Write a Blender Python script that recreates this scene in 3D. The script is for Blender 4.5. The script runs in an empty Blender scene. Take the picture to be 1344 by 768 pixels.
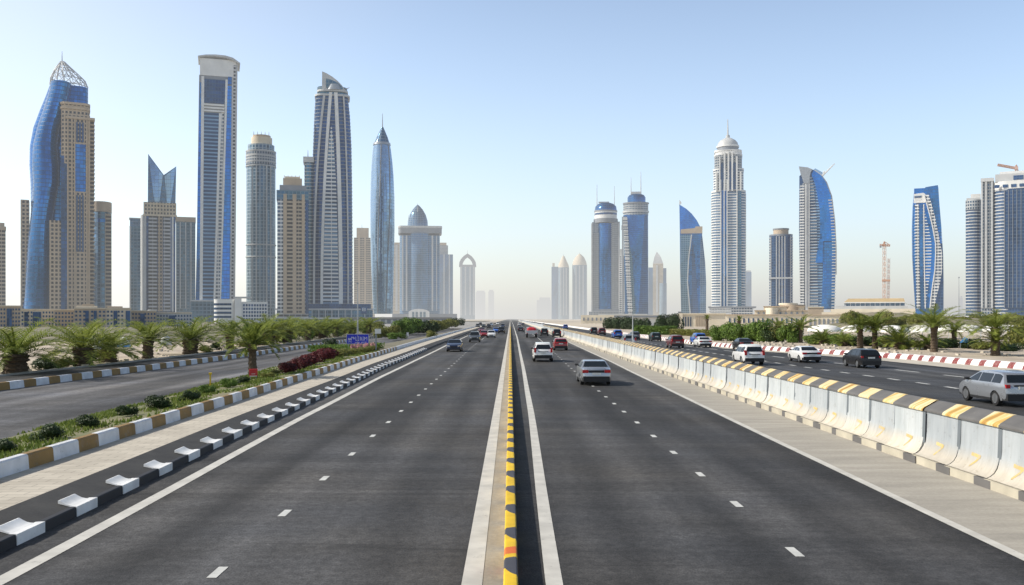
import bpy, bmesh, math, random
from mathutils import Vector, Matrix
R = math.radians
PI = math.pi
random.seed(7)
scene = bpy.context.scene
COL = scene.collection
VX, VY, F, H = 670.0, 418.0, 1200.0, 4.0        # vanishing point, focal length (photo pixels), eye height

# ------------------------------------------------------------------ mesh builder
class MB:
    def __init__(s): s.v = []; s.f = []; s.m = []; s.uv = []
    def face(s, pts, m=0, uv=None):
        i = len(s.v); s.v += [tuple(p) for p in pts]; s.f.append(tuple(range(i, i+len(pts)))); s.m.append(m)
        s.uv.append(uv or [(0.37, 0.61)]*len(pts))
    def loft(s, secs, m=0, top=None, bot=False, closed=True, mtop=None):
        """secs: list of (z, [(x,y)...]); m: material or f(edge, level)"""
        n = len(secs[0][1]); P = secs[len(secs)//2][1]; u = [0.0]
        for i in range(n):
            a, b = P[i], P[(i+1) % n]; u.append(u[-1]+math.hypot(b[0]-a[0], b[1]-a[1]))
        off = len(s.v)
        for z, poly in secs: s.v += [(x, y, z) for x, y in poly]
        for k in range(len(secs)-1):
            for i in range(n if closed else n-1):
                j = (i+1) % n
                s.f.append((off+k*n+i, off+k*n+j, off+(k+1)*n+j, off+(k+1)*n+i))
                z0, z1 = secs[k][0], secs[k+1][0]
                s.uv.append([(u[i], z0), (u[i+1], z0), (u[i+1], z1), (u[i], z1)])
                s.m.append(m(i, k) if callable(m) else m)
        mm = mtop if mtop is not None else (m if not callable(m) else 0)
        if top is not False:
            s.f.append(tuple(off+(len(secs)-1)*n+i for i in range(n))); s.m.append(mm); s.uv.append([(0.9*0+.4, .6)]*n)
        if bot:
            s.f.append(tuple(off+i for i in reversed(range(n)))); s.m.append(mm); s.uv.append([(.4, .6)]*n)
    def prism(s, poly, z0, z1, m=0, mtop=None, bot=True): s.loft([(z0, poly), (z1, poly)], m, True, bot, True, mtop)
    def box(s, x0, x1, y0, y1, z0, z1, m=0, mtop=None): s.prism([(x0, y0), (x1, y0), (x1, y1), (x0, y1)], z0, z1, m, mtop)
    def plate(s, xz, y0, y1, m=0):
        """polygon in x,z extruded from y0 (front) to y1"""
        n = len(xz)
        s.face([(x, y0, z) for x, z in xz], m, [(x, z) for x, z in xz])
        s.face([(x, y1, z) for x, z in reversed(xz)], m, [(x, z) for x, z in reversed(xz)])
        for i in range(n):
            a, b = xz[i], xz[(i+1) % n]; d = abs(y1-y0)
            s.face([(a[0], y0, a[1]), (b[0], y0, b[1]), (b[0], y1, b[1]), (a[0], y1, a[1])], m, [(0, a[1]), (0, b[1]), (d, b[1]), (d, a[1])])
    def tube(s, p0, p1, r, m=0, n=5, r1=None):
        p0, p1 = Vector(p0), Vector(p1); d = p1-p0
        if d.length < 1e-6: return
        q = d.to_track_quat('Z', 'Y'); r1 = r if r1 is None else r1
        a = [p0+q @ Vector((r*math.cos(2*PI*i/n), r*math.sin(2*PI*i/n), 0)) for i in range(n)]
        b = [p1+q @ Vector((r1*math.cos(2*PI*i/n), r1*math.sin(2*PI*i/n), 0)) for i in range(n)]
        for i in range(n):
            j = (i+1) % n; s.face([a[i], a[j], b[j], b[i]], m, [(i/n, 0), ((i+1)/n, 0), ((i+1)/n, d.length), (i/n, d.length)])
        s.face(list(reversed(a)), m); s.face(b, m)
    def slabs(s, polyfn, z0, z1, step, th, m=0, grow=1.03):
        z = z0
        while z < z1:
            P = polyfn(z); cx = sum(p[0] for p in P)/len(P); cy = sum(p[1] for p in P)/len(P)
            s.prism([(cx+(x-cx)*grow, cy+(y-cy)*grow) for x, y in P], z, z+th, m); z += step
    def mesh(s, name, mats, smooth=None, recalc=True):
        me = bpy.data.meshes.new(name); me.from_pydata(s.v, [], s.f)
        uvl = me.uv_layers.new(name='UVMap')
        flat = [c for f in s.uv for p in f for c in p]; uvl.data.foreach_set('uv', flat)
        me.polygons.foreach_set('material_index', s.m)
        for m in (mats if isinstance(mats, (list, tuple)) else [mats]): me.materials.append(m)
        if recalc or smooth:
            bm = bmesh.new(); bm.from_mesh(me)
            if smooth: bmesh.ops.remove_doubles(bm, verts=bm.verts, dist=1e-4)
            if recalc: bmesh.ops.recalc_face_normals(bm, faces=bm.faces)
            bm.to_mesh(me); bm.free()
        if smooth:
            me.polygons.foreach_set('use_smooth', [True]*len(me.polygons)); me.set_sharp_from_angle(angle=R(smooth))
        me.update(); return me
    def build(s, name, mats, parent=None, smooth=None, recalc=True):
        o = bpy.data.objects.new(name, s.mesh(name, mats, smooth, recalc)); COL.objects.link(o)
        if parent: o.parent = parent
        return o

def tag(o, label=None, cat=None, group=None, kind=None):
    if label: o['label'] = label
    if cat: o['category'] = cat
    if group: o['group'] = group
    if kind: o['kind'] = kind
    return o
def empty(name, loc, rz=0, label=None, cat=None, group=None):
    o = bpy.data.objects.new(name, None); COL.objects.link(o); o.location = loc; o.rotation_euler = (0, 0, rz)
    o.empty_display_size = .2
    return tag(o, label, cat, group)
def copy_tree(o, parent=None):
    c = o.copy(); COL.objects.link(c); c.parent = parent
    for ch in [x for x in KIDS.get(o.name, [])]: copy_tree(ch, c)
    return c
KIDS = {}
def learn(root):
    """remember the children once so that copying stays quick"""
    for ch in root.children: KIDS.setdefault(root.name, []).append(ch); learn(ch)
def ell(cx, cy, rx, ry, n=28, a0=0.0, a1=2*PI, full=True):
    k = n if full else n-1
    return [(cx+rx*math.cos(a0+(a1-a0)*i/k), cy+ry*math.sin(a0+(a1-a0)*i/k)) for i in range(n)]
def rrect(x0, x1, y0, y1, r, n=5):
    P = []
    for cx, cy, a in ((x1-r, y0+r, -PI/2), (x1-r, y1-r, 0), (x0+r, y1-r, PI/2), (x0+r, y0+r, PI)):
        for i in range(n): t = a+PI/2*i/(n-1); P.append((cx+r*math.cos(t), cy+r*math.sin(t)))
    return P
def lerpt(T, y):
    """smooth interpolation in a table of (y, value)"""
    if y <= T[0][0]: return T[0][1]
    for (a, va), (b, vb) in zip(T, T[1:]):
        if y <= b: t = (y-a)/(b-a); t = t*t*(3-2*t)*.35+t*.65; return va+(vb-va)*t
    return T[-1][1]

# ------------------------------------------------------------------ materials
SUN_AZ, SUN_EL = -91.0, 38.0                     # clockwise from +Y, degrees
def nd(nt, t, **kw):
    n = nt.nodes.new(t)
    for k, v in kw.items(): setattr(n, k, v)
    return n
def setin(nt, sock, v):
    if hasattr(v, 'is_linked') or hasattr(v, 'links'): nt.links.new(v, sock)
    else: sock.default_value = v
def mth(nt, op, a, b=0.0, c=None, clamp=False):
    n = nd(nt, 'ShaderNodeMath', operation=op); n.use_clamp = clamp
    setin(nt, n.inputs[0], a); setin(nt, n.inputs[1], b)
    if c is not None: setin(nt, n.inputs[2], c)
    return n.outputs[0]
def col4(c): return (c[0], c[1], c[2], 1.0)
def mixc(nt, fac, a, b, bt='MIX'):
    n = nd(nt, 'ShaderNodeMix', data_type='RGBA', blend_type=bt)
    setin(nt, n.inputs[0], fac); setin(nt, n.inputs[6], col4(a) if isinstance(a, tuple) else a); setin(nt, n.inputs[7], col4(b) if isinstance(b, tuple) else b)
    return n.outputs[2]
def noise(nt, vec, scale, detail=3, rough=.55):
    n = nd(nt, 'ShaderNodeTexNoise'); n.inputs['Scale'].default_value = scale; n.inputs['Detail'].default_value = detail; n.inputs['Roughness'].default_value = rough
    if vec is not None: nt.links.new(vec, n.inputs['Vector'])
    return n.outputs['Fac']
def ramp(nt, fac, a, b, ca=(0, 0, 0), cb=(1, 1, 1)):
    n = nd(nt, 'ShaderNodeValToRGB'); e = n.color_ramp.elements
    e[0].position = a; e[1].position = b; e[0].color = col4(ca); e[1].color = col4(cb)
    nt.links.new(fac, n.inputs[0]); return n.outputs[0]
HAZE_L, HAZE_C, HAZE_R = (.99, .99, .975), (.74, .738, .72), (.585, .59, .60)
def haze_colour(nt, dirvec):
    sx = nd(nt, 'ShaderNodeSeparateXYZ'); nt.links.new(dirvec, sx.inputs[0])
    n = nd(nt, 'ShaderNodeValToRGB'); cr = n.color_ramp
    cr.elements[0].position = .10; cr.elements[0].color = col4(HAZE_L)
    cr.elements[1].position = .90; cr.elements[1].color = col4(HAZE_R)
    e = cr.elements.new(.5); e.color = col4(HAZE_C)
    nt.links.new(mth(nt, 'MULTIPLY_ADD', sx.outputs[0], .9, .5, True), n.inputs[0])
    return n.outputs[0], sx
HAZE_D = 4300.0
def mk_haze_group():  # aerial haze painted as a glow mixed into each material by distance
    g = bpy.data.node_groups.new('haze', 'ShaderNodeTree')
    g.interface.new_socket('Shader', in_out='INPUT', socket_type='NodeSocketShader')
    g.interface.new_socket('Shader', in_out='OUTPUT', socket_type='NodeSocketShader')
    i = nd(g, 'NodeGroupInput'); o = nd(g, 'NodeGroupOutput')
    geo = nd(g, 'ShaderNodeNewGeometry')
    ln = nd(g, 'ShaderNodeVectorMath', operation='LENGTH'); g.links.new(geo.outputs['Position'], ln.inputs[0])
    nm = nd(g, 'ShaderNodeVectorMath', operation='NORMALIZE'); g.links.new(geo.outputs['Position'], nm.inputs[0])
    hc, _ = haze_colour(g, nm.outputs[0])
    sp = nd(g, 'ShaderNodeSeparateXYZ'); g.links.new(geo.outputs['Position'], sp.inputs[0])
    # the painted haze is stronger near the ground
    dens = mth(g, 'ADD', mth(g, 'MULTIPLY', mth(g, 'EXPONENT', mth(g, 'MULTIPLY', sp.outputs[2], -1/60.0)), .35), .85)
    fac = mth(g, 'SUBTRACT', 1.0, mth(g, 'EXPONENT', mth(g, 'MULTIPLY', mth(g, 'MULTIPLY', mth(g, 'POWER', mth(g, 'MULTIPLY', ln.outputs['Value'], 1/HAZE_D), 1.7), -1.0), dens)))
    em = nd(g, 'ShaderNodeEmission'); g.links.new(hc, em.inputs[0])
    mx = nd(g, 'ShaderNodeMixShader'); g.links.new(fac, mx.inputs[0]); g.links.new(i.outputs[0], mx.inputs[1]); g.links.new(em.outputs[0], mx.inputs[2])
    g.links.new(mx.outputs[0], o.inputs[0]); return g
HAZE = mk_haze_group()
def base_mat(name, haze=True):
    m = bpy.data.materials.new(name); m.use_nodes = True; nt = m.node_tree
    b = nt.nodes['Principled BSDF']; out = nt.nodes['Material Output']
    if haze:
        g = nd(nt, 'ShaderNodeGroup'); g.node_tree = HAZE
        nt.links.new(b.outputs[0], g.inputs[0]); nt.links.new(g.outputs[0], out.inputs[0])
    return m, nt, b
def plain(name, c, rough=.6, metal=0.0, var=.12, scale=2.0, haze=True, coat=0.0, bump=0.0):
    m, nt, b = base_mat(name, haze)
    tc = nd(nt, 'ShaderNodeTexCoord')
    f = noise(nt, tc.outputs['Object'], scale, 4)
    c0 = tuple(x*(1-var) for x in c); c1 = tuple(min(1, x*(1+var)) for x in c)
    nt.links.new(ramp(nt, f, .3, .7, c0, c1), b.inputs['Base Color'])
    b.inputs['Roughness'].default_value = rough; b.inputs['Metallic'].default_value = metal
    b.inputs['Coat Weight'].default_value = coat
    if bump:
        bp = nd(nt, 'ShaderNodeBump'); bp.inputs['Strength'].default_value = bump; nt.links.new(f, bp.inputs['Height']); nt.links.new(bp.outputs[0], b.inputs['Normal'])
    return m
def facade(name, glass, frame, fh=4.0, ww=3.2, fr_h=.3, fr_w=.25, metal=.55, rough=.16, var=.35, fspec=.3, streak=.25):
    """curtain wall or punched windows laid out in metres along the wall (UV)"""
    m, nt, b = base_mat(name)
    uv = nd(nt, 'ShaderNodeUVMap'); uv.uv_map = 'UVMap'
    sp = nd(nt, 'ShaderNodeSeparateXYZ'); nt.links.new(uv.outputs[0], sp.inputs[0])
    su = mth(nt, 'DIVIDE', sp.outputs[0], ww); sv = mth(nt, 'DIVIDE', sp.outputs[1], fh)
    mu = mth(nt, 'LESS_THAN', mth(nt, 'FRACT', su), fr_w); mv = mth(nt, 'LESS_THAN', mth(nt, 'FRACT', sv), fr_h)
    mk = mth(nt, 'MAXIMUM', mu, mv)
    cmb = nd(nt, 'ShaderNodeCombineXYZ'); nt.links.new(mth(nt, 'FLOOR', su), cmb.inputs[0]); nt.links.new(mth(nt, 'FLOOR', sv), cmb.inputs[1])
    wn = nd(nt, 'ShaderNodeTexWhiteNoise'); wn.noise_dimensions = '2D'; nt.links.new(cmb.outputs[0], wn.inputs['Vector'])
    tc = nd(nt, 'ShaderNodeTexCoord')
    mp = nd(nt, 'ShaderNodeMapping'); mp.inputs['Scale'].default_value = (1, 1, .3); nt.links.new(tc.outputs['Object'], mp.inputs[0])
    big = noise(nt, mp.outputs[0], .035, 3)
    bw = mth(nt, 'MULTIPLY', mth(nt, 'MULTIPLY_ADD', wn.outputs['Value'], var, 1-var*.5), mth(nt, 'MULTIPLY_ADD', big, streak*4, 1-streak*2))  # broad reflection streaks painted into the glass colour; panes also vary at random
    gl = nd(nt, 'ShaderNodeVectorMath', operation='SCALE'); gl.inputs[0].default_value = glass; nt.links.new(bw, gl.inputs['Scale'])
    frn = ramp(nt, noise(nt, tc.outputs['Object'], .12, 4), .3, .7, tuple(x*.88 for x in frame), tuple(min(1, x*1.1) for x in frame))
    nt.links.new(mixc(nt, mk, gl.outputs[0], frn), b.inputs['Base Color'])
    inv = mth(nt, 'SUBTRACT', 1.0, mk)
    nt.links.new(mth(nt, 'MULTIPLY', inv, metal), b.inputs['Metallic'])
    nt.links.new(mth(nt, 'MULTIPLY_ADD', mk, .5, rough), b.inputs['Roughness'])
    # panes are never quite flat: each tilts a little and the whole wall waves
    geo = nd(nt, 'ShaderNodeNewGeometry')
    j1 = nd(nt, 'ShaderNodeVectorMath', operation='SUBTRACT'); nt.links.new(wn.outputs['Color'], j1.inputs[0]); j1.inputs[1].default_value = (.5, .5, .5)
    tn = nd(nt, 'ShaderNodeTexNoise'); tn.inputs['Scale'].default_value = .03; tn.inputs['Detail'].default_value = 3; nt.links.new(mp.outputs[0], tn.inputs['Vector'])
    j2 = nd(nt, 'ShaderNodeVectorMath', operation='SUBTRACT'); nt.links.new(tn.outputs['Color'], j2.inputs[0]); j2.inputs[1].default_value = (.5, .5, .5)
    v1 = nd(nt, 'ShaderNodeVectorMath', operation='MULTIPLY_ADD'); nt.links.new(j1.outputs[0], v1.inputs[0]); v1.inputs[1].default_value = (.07, .07, .07); nt.links.new(geo.outputs['Normal'], v1.inputs[2])
    v2 = nd(nt, 'ShaderNodeVectorMath', operation='MULTIPLY_ADD'); nt.links.new(j2.outputs[0], v2.inputs[0]); v2.inputs[1].default_value = (.75, .75, .75); nt.links.new(v1.outputs[0], v2.inputs[2])
    vn = nd(nt, 'ShaderNodeVectorMath', operation='NORMALIZE'); nt.links.new(v2.outputs[0], vn.inputs[0]); nt.links.new(vn.outputs[0], b.inputs['Normal'])
    return m
M = {}
def build_materials():
    M['tan'] = plain('tan_stone', (.45, .36, .265), .8, 0, .12, .1)
    M['tan_light'] = plain('pale_stone', (.64, .55, .42), .8, 0, .12, .1)
    M['cream'] = plain('cream_stone', (.70, .62, .48), .85, 0, .1, .1)
    M['white'] = plain('white_cladding', (.68, .68, .66), .5, 0, .08, .1)
    M['pale'] = plain('pale_grey_cladding', (.48, .49, .49), .5, 0, .1, .1)
    M['grey'] = plain('grey_cladding', (.22, .24, .27), .5, .1, .12, .1)
    M['dark'] = plain('dark_cladding', (.05, .06, .08), .4, .2, .15, .1)
    M['steel'] = plain('steel', (.34, .36, .38), .4, .6, .12, .5)
    M['g_blue'] = facade('blue_curtain_glass', (.018, .14, .35), (.010, .08, .22), 4, 3, .18, .1, .8, .08, .4, streak=.40)
    M['g_sat'] = facade('bright_blue_glass', (.010, .155, .45), (.008, .12, .36), 4, 3, .16, .08, .75, .08, .3, streak=.35)
    M['g_deep'] = facade('deep_blue_glass', (.010, .06, .17), (.03, .07, .13), 4, 3, .3, .12, .5, .12, .4)
    M['g_navy'] = facade('navy_glass', (.016, .065, .17), (.03, .085, .17), 4, 3, .22, .16, .5, .14, .5)
    M['g_grey'] = facade('blue_grey_glass', (.06, .15, .27), (.15, .22, .30), 4, 3.2, .25, .18, .5, .16, .4)
    M['g_pale'] = facade('pale_mirror_glass', (.24, .37, .52), (.20, .31, .43), 4, 4, .10, .07, .75, .10, .08, streak=.3)
    M['g_teal'] = facade('teal_grey_glass', (.04, .13, .21), (.13, .21, .27), 4, 4, .3, .2, .5, .16, .4)
    M['w_tan'] = facade('tan_windowed_wall', (.035, .04, .05), (.45, .36, .265), 4, 3.6, .42, .42, .2, .25, .6)
    M['w_tanl'] = facade('pale_windowed_wall', (.06, .07, .08), (.58, .49, .36), 4, 3.2, .45, .45, .2, .25, .6)
    M['w_white'] = facade('white_windowed_wall', (.05, .09, .15), (.66, .66, .64), 4, 4, .42, .16, .3, .2, .5)
    M['w_stone'] = facade('grey_stone_wall', (.035, .08, .14), (.36, .38, .39), 4, 3, .4, .34, .3, .2, .5)
    M['w_vert'] = facade('ribbed_glass_wall', (.04, .12, .20), (.30, .38, .43), 4, 4.2, .2, .34, .45, .2, .4)
    M['balc'] = facade('balcony_strips', (.025, .035, .05), (.50, .51, .52), 4, 6, .46, .06, .2, .25, .5)
    M['balc_t'] = facade('tan_balcony_strips', (.035, .035, .04), (.48, .40, .30), 4, 6, .44, .08, .2, .3, .5)
    M['louvre'] = facade('louvred_strip', (.014, .055, .13), (.18, .32, .48), 4, 30, .40, .0, .3, .25, .2)
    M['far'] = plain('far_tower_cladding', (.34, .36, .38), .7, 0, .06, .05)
build_materials()

# ------------------------------------------------------------------ world, sun, camera
def build_world():
    w = bpy.data.worlds.new('World'); scene.world = w; w.use_nodes = True; nt = w.node_tree
    bg = nt.nodes['Background']
    sk = nd(nt, 'ShaderNodeTexSky', sky_type='NISHITA'); sk.sun_disc = False
    sk.sun_elevation = R(SUN_EL); sk.sun_rotation = R(SUN_AZ) % (2*PI); sk.air_density = 1.0; sk.dust_density = 1.0; sk.ozone_density = 1.5; sk.altitude = 0
    k = nd(nt, 'ShaderNodeVectorMath', operation='SCALE'); nt.links.new(sk.outputs[0], k.inputs[0])
    tc = nd(nt, 'ShaderNodeTexCoord')
    hc, sx = haze_colour(nt, tc.outputs['Generated'])
    hs = nd(nt, 'ShaderNodeVectorMath', operation='SCALE'); nt.links.new(hc, hs.inputs[0]); hs.inputs['Scale'].default_value = 1/SKY
    elev = mth(nt, 'MAXIMUM', sx.outputs[2], 0.0)
    nt.links.new(mth(nt, 'MULTIPLY_ADD', mth(nt, 'EXPONENT', mth(nt, 'MULTIPLY', mth(nt, 'POWER', elev, 2.0), -1/.30)), 2.2, .55), k.inputs['Scale'])
    fac = mth(nt, 'MULTIPLY_ADD', mth(nt, 'EXPONENT', mth(nt, 'MULTIPLY', elev, -1/.15)), .82, mth(nt, 'MULTIPLY', mth(nt, 'EXPONENT', mth(nt, 'MULTIPLY', elev, -1/.8)), .15))
    # the haze layer is thicker towards the sun on the left
    glow = mth(nt, 'MULTIPLY', mth(nt, 'POWER', mth(nt, 'MULTIPLY_ADD', sx.outputs[0], -.5, .5, True), 2.6), 1.5, clamp=True)
    fac2 = mth(nt, 'MAXIMUM', fac, mth(nt, 'MULTIPLY', glow, mth(nt, 'EXPONENT', mth(nt, 'MULTIPLY', elev, -1.2))))
    nt.links.new(mixc(nt, fac2, k.outputs[0], hs.outputs[0]), bg.inputs[0])
    bg.inputs[1].default_value = SKY
SKY = 0.105
build_world()
L = bpy.data.lights.new('sun', 'SUN'); L.energy = 5.0; L.angle = R(.6); L.color = (1.0, .94, .84)
so = bpy.data.objects.new('sun', L); COL.objects.link(so)
az = R(SUN_AZ); el = R(SUN_EL)
sd = Vector((math.sin(az)*math.cos(el), math.cos(az)*math.cos(el), math.sin(el)))
so.rotation_euler = sd.to_track_quat('Z', 'Y').to_euler()
cam = bpy.data.cameras.new('camera'); co = bpy.data.objects.new('camera', cam); COL.objects.link(co); scene.camera = co
co.location = (0, 0, H); co.rotation_euler = (PI/2, 0, 0); cam.sensor_width = 36; cam.lens = 36*F/1344
cam.shift_x = (672-VX)/1344; cam.shift_y = (VY-384)/1344; cam.clip_end = 60000; cam.clip_start = .1
scene.view_settings.view_transform = 'Standard'; scene.view_settings.look = 'None'; scene.view_settings.exposure = 0
scene.cycles.max_bounces = 6; scene.cycles.use_denoising = True

def gx(px, py, z=0.0):
    """ground point seen at a photo pixel"""
    Y = F*(H-z)/(py-VY); return ((px-VX)*Y/F, Y)

# ------------------------------------------------------------------ the setting: ground, roads, kerbs
YS = [2+i*1.5 for i in range(60)] + [92+i*6 for i in range(60)] + [460, 520, 600, 750, 1000, 1400, 2000, 3000, 4500, 7000]
T_KERBL = [(2, -8.5), (15, -8.65), (37, -9.3), (54, -9.6), (76, -10.2), (150, -10.9), (300, -11.6), (1200, -12.4)]
T_LINEL = [(2, -7.6), (14, -7.75), (38, -8.4), (64, -8.85), (100, -9.1), (150, -9.6), (300, -10.1), (1200, -10.6)]
T_PLANT = [(2, -11.6), (20, -11.8), (37, -12.1), (60, -12.6), (80, -13.1), (150, -14.0), (300, -15)]
T_BEDL = [(2, -16.2), (25, -16.5), (38, -17), (58, -18), (76, -19.3), (90, -20.8), (104, -22.6)]
T_FARK = [(2, -27), (50, -28.2), (75, -27.6), (92, -27.4), (125, -27.6), (300, -29)]
T_LINER = [(2, 8.4), (15, 8.55), (30, 8.65), (64, 9.0), (86, 9.3), (180, 9.9), (400, 10.6), (1200, 11.2)]
T_BARR = [(2, 11.15), (20, 11.2), (48, 11.15), (75, 11.0), (180, 11.0), (400, 11.5), (1200, 12)]
T_HWYR = [(2, 43), (40, 42.5), (71, 40), (88, 38.6), (100, 36.2), (112, 32.6), (124, 30), (136, 28.8), (160, 28), (300, 27.5), (1200, 27)]
def tabf(T, off=0.0): return lambda y: lerpt(T, y)+off
def const(c): return lambda y: c

def sheet(name, fl, fr, z, mat, ys=None, kind='structure', ncol=1):
    mb = MB(); ys = ys or YS
    zz = z if callable(z) else (lambda y, t: z)
    for a, b in zip(ys, ys[1:]):
        for c in range(ncol):
            t0, t1 = c/ncol, (c+1)/ncol
            P = [(fl(a)+(fr(a)-fl(a))*t0, a, zz(a, t0)), (fl(a)+(fr(a)-fl(a))*t1, a, zz(a, t1)), (fl(b)+(fr(b)-fl(b))*t1, b, zz(b, t1)), (fl(b)+(fr(b)-fl(b))*t0, b, zz(b, t0))]
            mb.face(P, 0, [(p[0], p[1]) for p in P])
    o = mb.build(name, mat, recalc=False)
    return tag(o, kind=kind)

def asphalt(name, c, grain=.35, tracks=True, lanes=((0, 1),)):
    m, nt, b = base_mat(name)
    geo = nd(nt, 'ShaderNodeNewGeometry'); pos = geo.outputs['Position']
    g1 = noise(nt, pos, 28, 2, .8); g2 = noise(nt, pos, 5, 4, .7)
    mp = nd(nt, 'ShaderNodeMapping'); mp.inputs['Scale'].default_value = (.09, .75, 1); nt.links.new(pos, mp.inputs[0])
    g3 = noise(nt, mp.outputs[0], 1.0, 4, .65)                  # cross streaks, standing in for shadow bands over the road
    mp2 = nd(nt, 'ShaderNodeMapping'); mp2.inputs['Scale'].default_value = (.55, .012, 1); nt.links.new(pos, mp2.inputs[0])
    g4 = noise(nt, mp2.outputs[0], 1.0, 3, .5)                  # wheel tracks along the lanes
    cn = lambda n, k: mth(nt, 'MAXIMUM', mth(nt, 'MULTIPLY_ADD', n, k, 1-k*.5), .25)
    s = cn(g1, grain*6.0)
    s = mth(nt, 'MULTIPLY', s, cn(g2, 1.7))
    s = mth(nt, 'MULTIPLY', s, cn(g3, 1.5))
    if tracks: s = mth(nt, 'MULTIPLY', s, cn(g4, 1.9))
    if tracks:
        sx_ = nd(nt, 'ShaderNodeSeparateXYZ'); nt.links.new(pos, sx_.inputs[0])
        wob = mth(nt, 'MULTIPLY_ADD', g4, 1.2, sx_.outputs[0])
        tr = mth(nt, 'COSINE', mth(nt, 'MULTIPLY', mth(nt, 'ADD', wob, .35), 2*PI/2.05))
        s = mth(nt, 'MULTIPLY', s, mth(nt, 'MULTIPLY_ADD', tr, .20, 1.0))
        mp5 = nd(nt, 'ShaderNodeMapping'); mp5.inputs['Scale'].default_value = (.22, .035, 1); nt.links.new(pos, mp5.inputs[0])
        s = mth(nt, 'MULTIPLY', s, cn(noise(nt, mp5.outputs[0], 1.0, 4, .6), 3.0))
    # now and then a dark line across the lanes, painted as a shadow
    mp3 = nd(nt, 'ShaderNodeMapping'); mp3.inputs['Scale'].default_value = (.02, 1, 1); nt.links.new(pos, mp3.inputs[0])
    v = noise(nt, mp3.outputs[0], .55, 2, .4)
    line = ramp(nt, mth(nt, 'ABSOLUTE', mth(nt, 'SUBTRACT', v, .42)), .0, .006, (.68, .68, .68), (1, 1, 1))
    sc_ = nd(nt, 'ShaderNodeVectorMath', operation='SCALE'); nt.links.new(mixc(nt, ramp(nt, noise(nt, pos, .12, 3), .38, .62), (c[0]*.97, c[1]*.99, c[2]*1.05), (c[0]*1.06, c[1]*1.01, c[2]*.95)), sc_.inputs[0]); nt.links.new(s, sc_.inputs['Scale'])
    nt.links.new(mixc(nt, 1.0, sc_.outputs[0], line, 'MULTIPLY'), b.inputs['Base Color'])
    b.inputs['Roughness'].default_value = .82; b.inputs['Specular IOR Level'].default_value = .3
    bp = nd(nt, 'ShaderNodeBump'); bp.inputs['Strength'].default_value = .55; bp.inputs['Distance'].default_value = .02
    nt.links.new(g1, bp.inputs['Height']); nt.links.new(bp.outputs[0], b.inputs['Normal'])
    return m
def dusty(name, c, c2, scale=.6, fine=14, rough=.9, streak=None, haze=True):
    m, nt, b = base_mat(name, haze)
    geo = nd(nt, 'ShaderNodeNewGeometry'); pos = geo.outputs['Position']
    vec = pos
    if streak:
        mp = nd(nt, 'ShaderNodeMapping'); mp.inputs['Scale'].default_value = streak; nt.links.new(pos, mp.inputs[0]); vec = mp.outputs[0]
    a = noise(nt, vec, scale, 5, .6); f = noise(nt, pos, fine, 3, .7)
    k = mth(nt, 'MULTIPLY_ADD', f, .5, .75)
    cc = ramp(nt, a, .3, .7, c, c2)
    s = nd(nt, 'ShaderNodeVectorMath', operation='SCALE'); nt.links.new(cc, s.inputs[0]); nt.links.new(k, s.inputs['Scale'])
    nt.links.new(s.outputs[0], b.inputs['Base Color']); b.inputs['Roughness'].default_value = rough
    bp = nd(nt, 'ShaderNodeBump'); bp.inputs['Strength'].default_value = .4; bp.inputs['Distance'].default_value = .02; nt.links.new(f, bp.inputs['Height']); nt.links.new(bp.outputs[0], b.inputs['Normal'])
    return m
def paving(name):
    m, nt, b = base_mat(name)
    geo = nd(nt, 'ShaderNodeNewGeometry'); pos = geo.outputs['Position']
    br = nd(nt, 'ShaderNodeTexBrick'); nt.links.new(pos, br.inputs['Vector'])
    br.inputs['Scale'].default_value = 1.0; br.inputs['Brick Width'].default_value = .62; br.inputs['Row Height'].default_value = .3
    br.inputs['Mortar Size'].default_value = .012; br.inputs['Color1'].default_value = (.54, .49, .41, 1); br.inputs['Color2'].default_value = (.46, .415, .345, 1); br.inputs['Mortar'].default_value = (.29, .26, .22, 1)
    n1 = noise(nt, pos, .9, 5, .6)
    k = ramp(nt, n1, .25, .75, (.78, .77, .75), (1.12, 1.12, 1.1))
    nt.links.new(mixc(nt, 1.0, br.outputs['Color'], k, 'MULTIPLY'), b.inputs['Base Color']); b.inputs['Roughness'].default_value = .9
    return m
def worn(name, c, under, wear=.35, rough=.7, scale=3.0):
    """paint that is scuffed down to what is under it"""
    m, nt, b = base_mat(name)
    geo = nd(nt, 'ShaderNodeNewGeometry'); pos = geo.outputs['Position']
    a = noise(nt, pos, scale, 6, .7); f = noise(nt, pos, scale*9, 3, .7)
    k = mth(nt, 'MULTIPLY_ADD', f, .4, mth(nt, 'MULTIPLY', a, .75))
    t = ramp(nt, k, wear-.06, wear+.12)
    cc = mixc(nt, t, under, c)
    lo = ramp(nt, noise(nt, pos, scale*.4, 3), .3, .7, (.8, .8, .8), (1.1, 1.1, 1.1))
    nt.links.new(mixc(nt, 1.0, cc, lo, 'MULTIPLY'), b.inputs['Base Color']); b.inputs['Roughness'].default_value = rough
    return m
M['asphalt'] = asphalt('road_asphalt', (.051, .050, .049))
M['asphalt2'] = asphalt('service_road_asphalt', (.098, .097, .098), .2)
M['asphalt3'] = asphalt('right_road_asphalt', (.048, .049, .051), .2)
M['shoulder'] = dusty('dusty_shoulder', (.27, .25, .215), (.40, .37, .315), .8, 12, .9, (.35, 1.6, 1))
M['median'] = dusty('dusty_median', (.25, .22, .175), (.37, .33, .265), 1.2, 10, .9, (1.2, .5, 1))
M['sand'] = dusty('sand', (.44, .37, .28), (.56, .49, .39), .05, 2.5, .95)
M['sandrough'] = dusty('rough_sand', (.30, .24, .18), (.54, .46, .36), .25, 3, .95)
M['gutter'] = dusty('sandy_gutter', (.42, .38, .31), (.54, .49, .41), .5, 9, .9)
M['line'] = worn('white_road_paint', (.54, .52, .47), (.15, .145, .135), .37, .75, 3.5)
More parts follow.
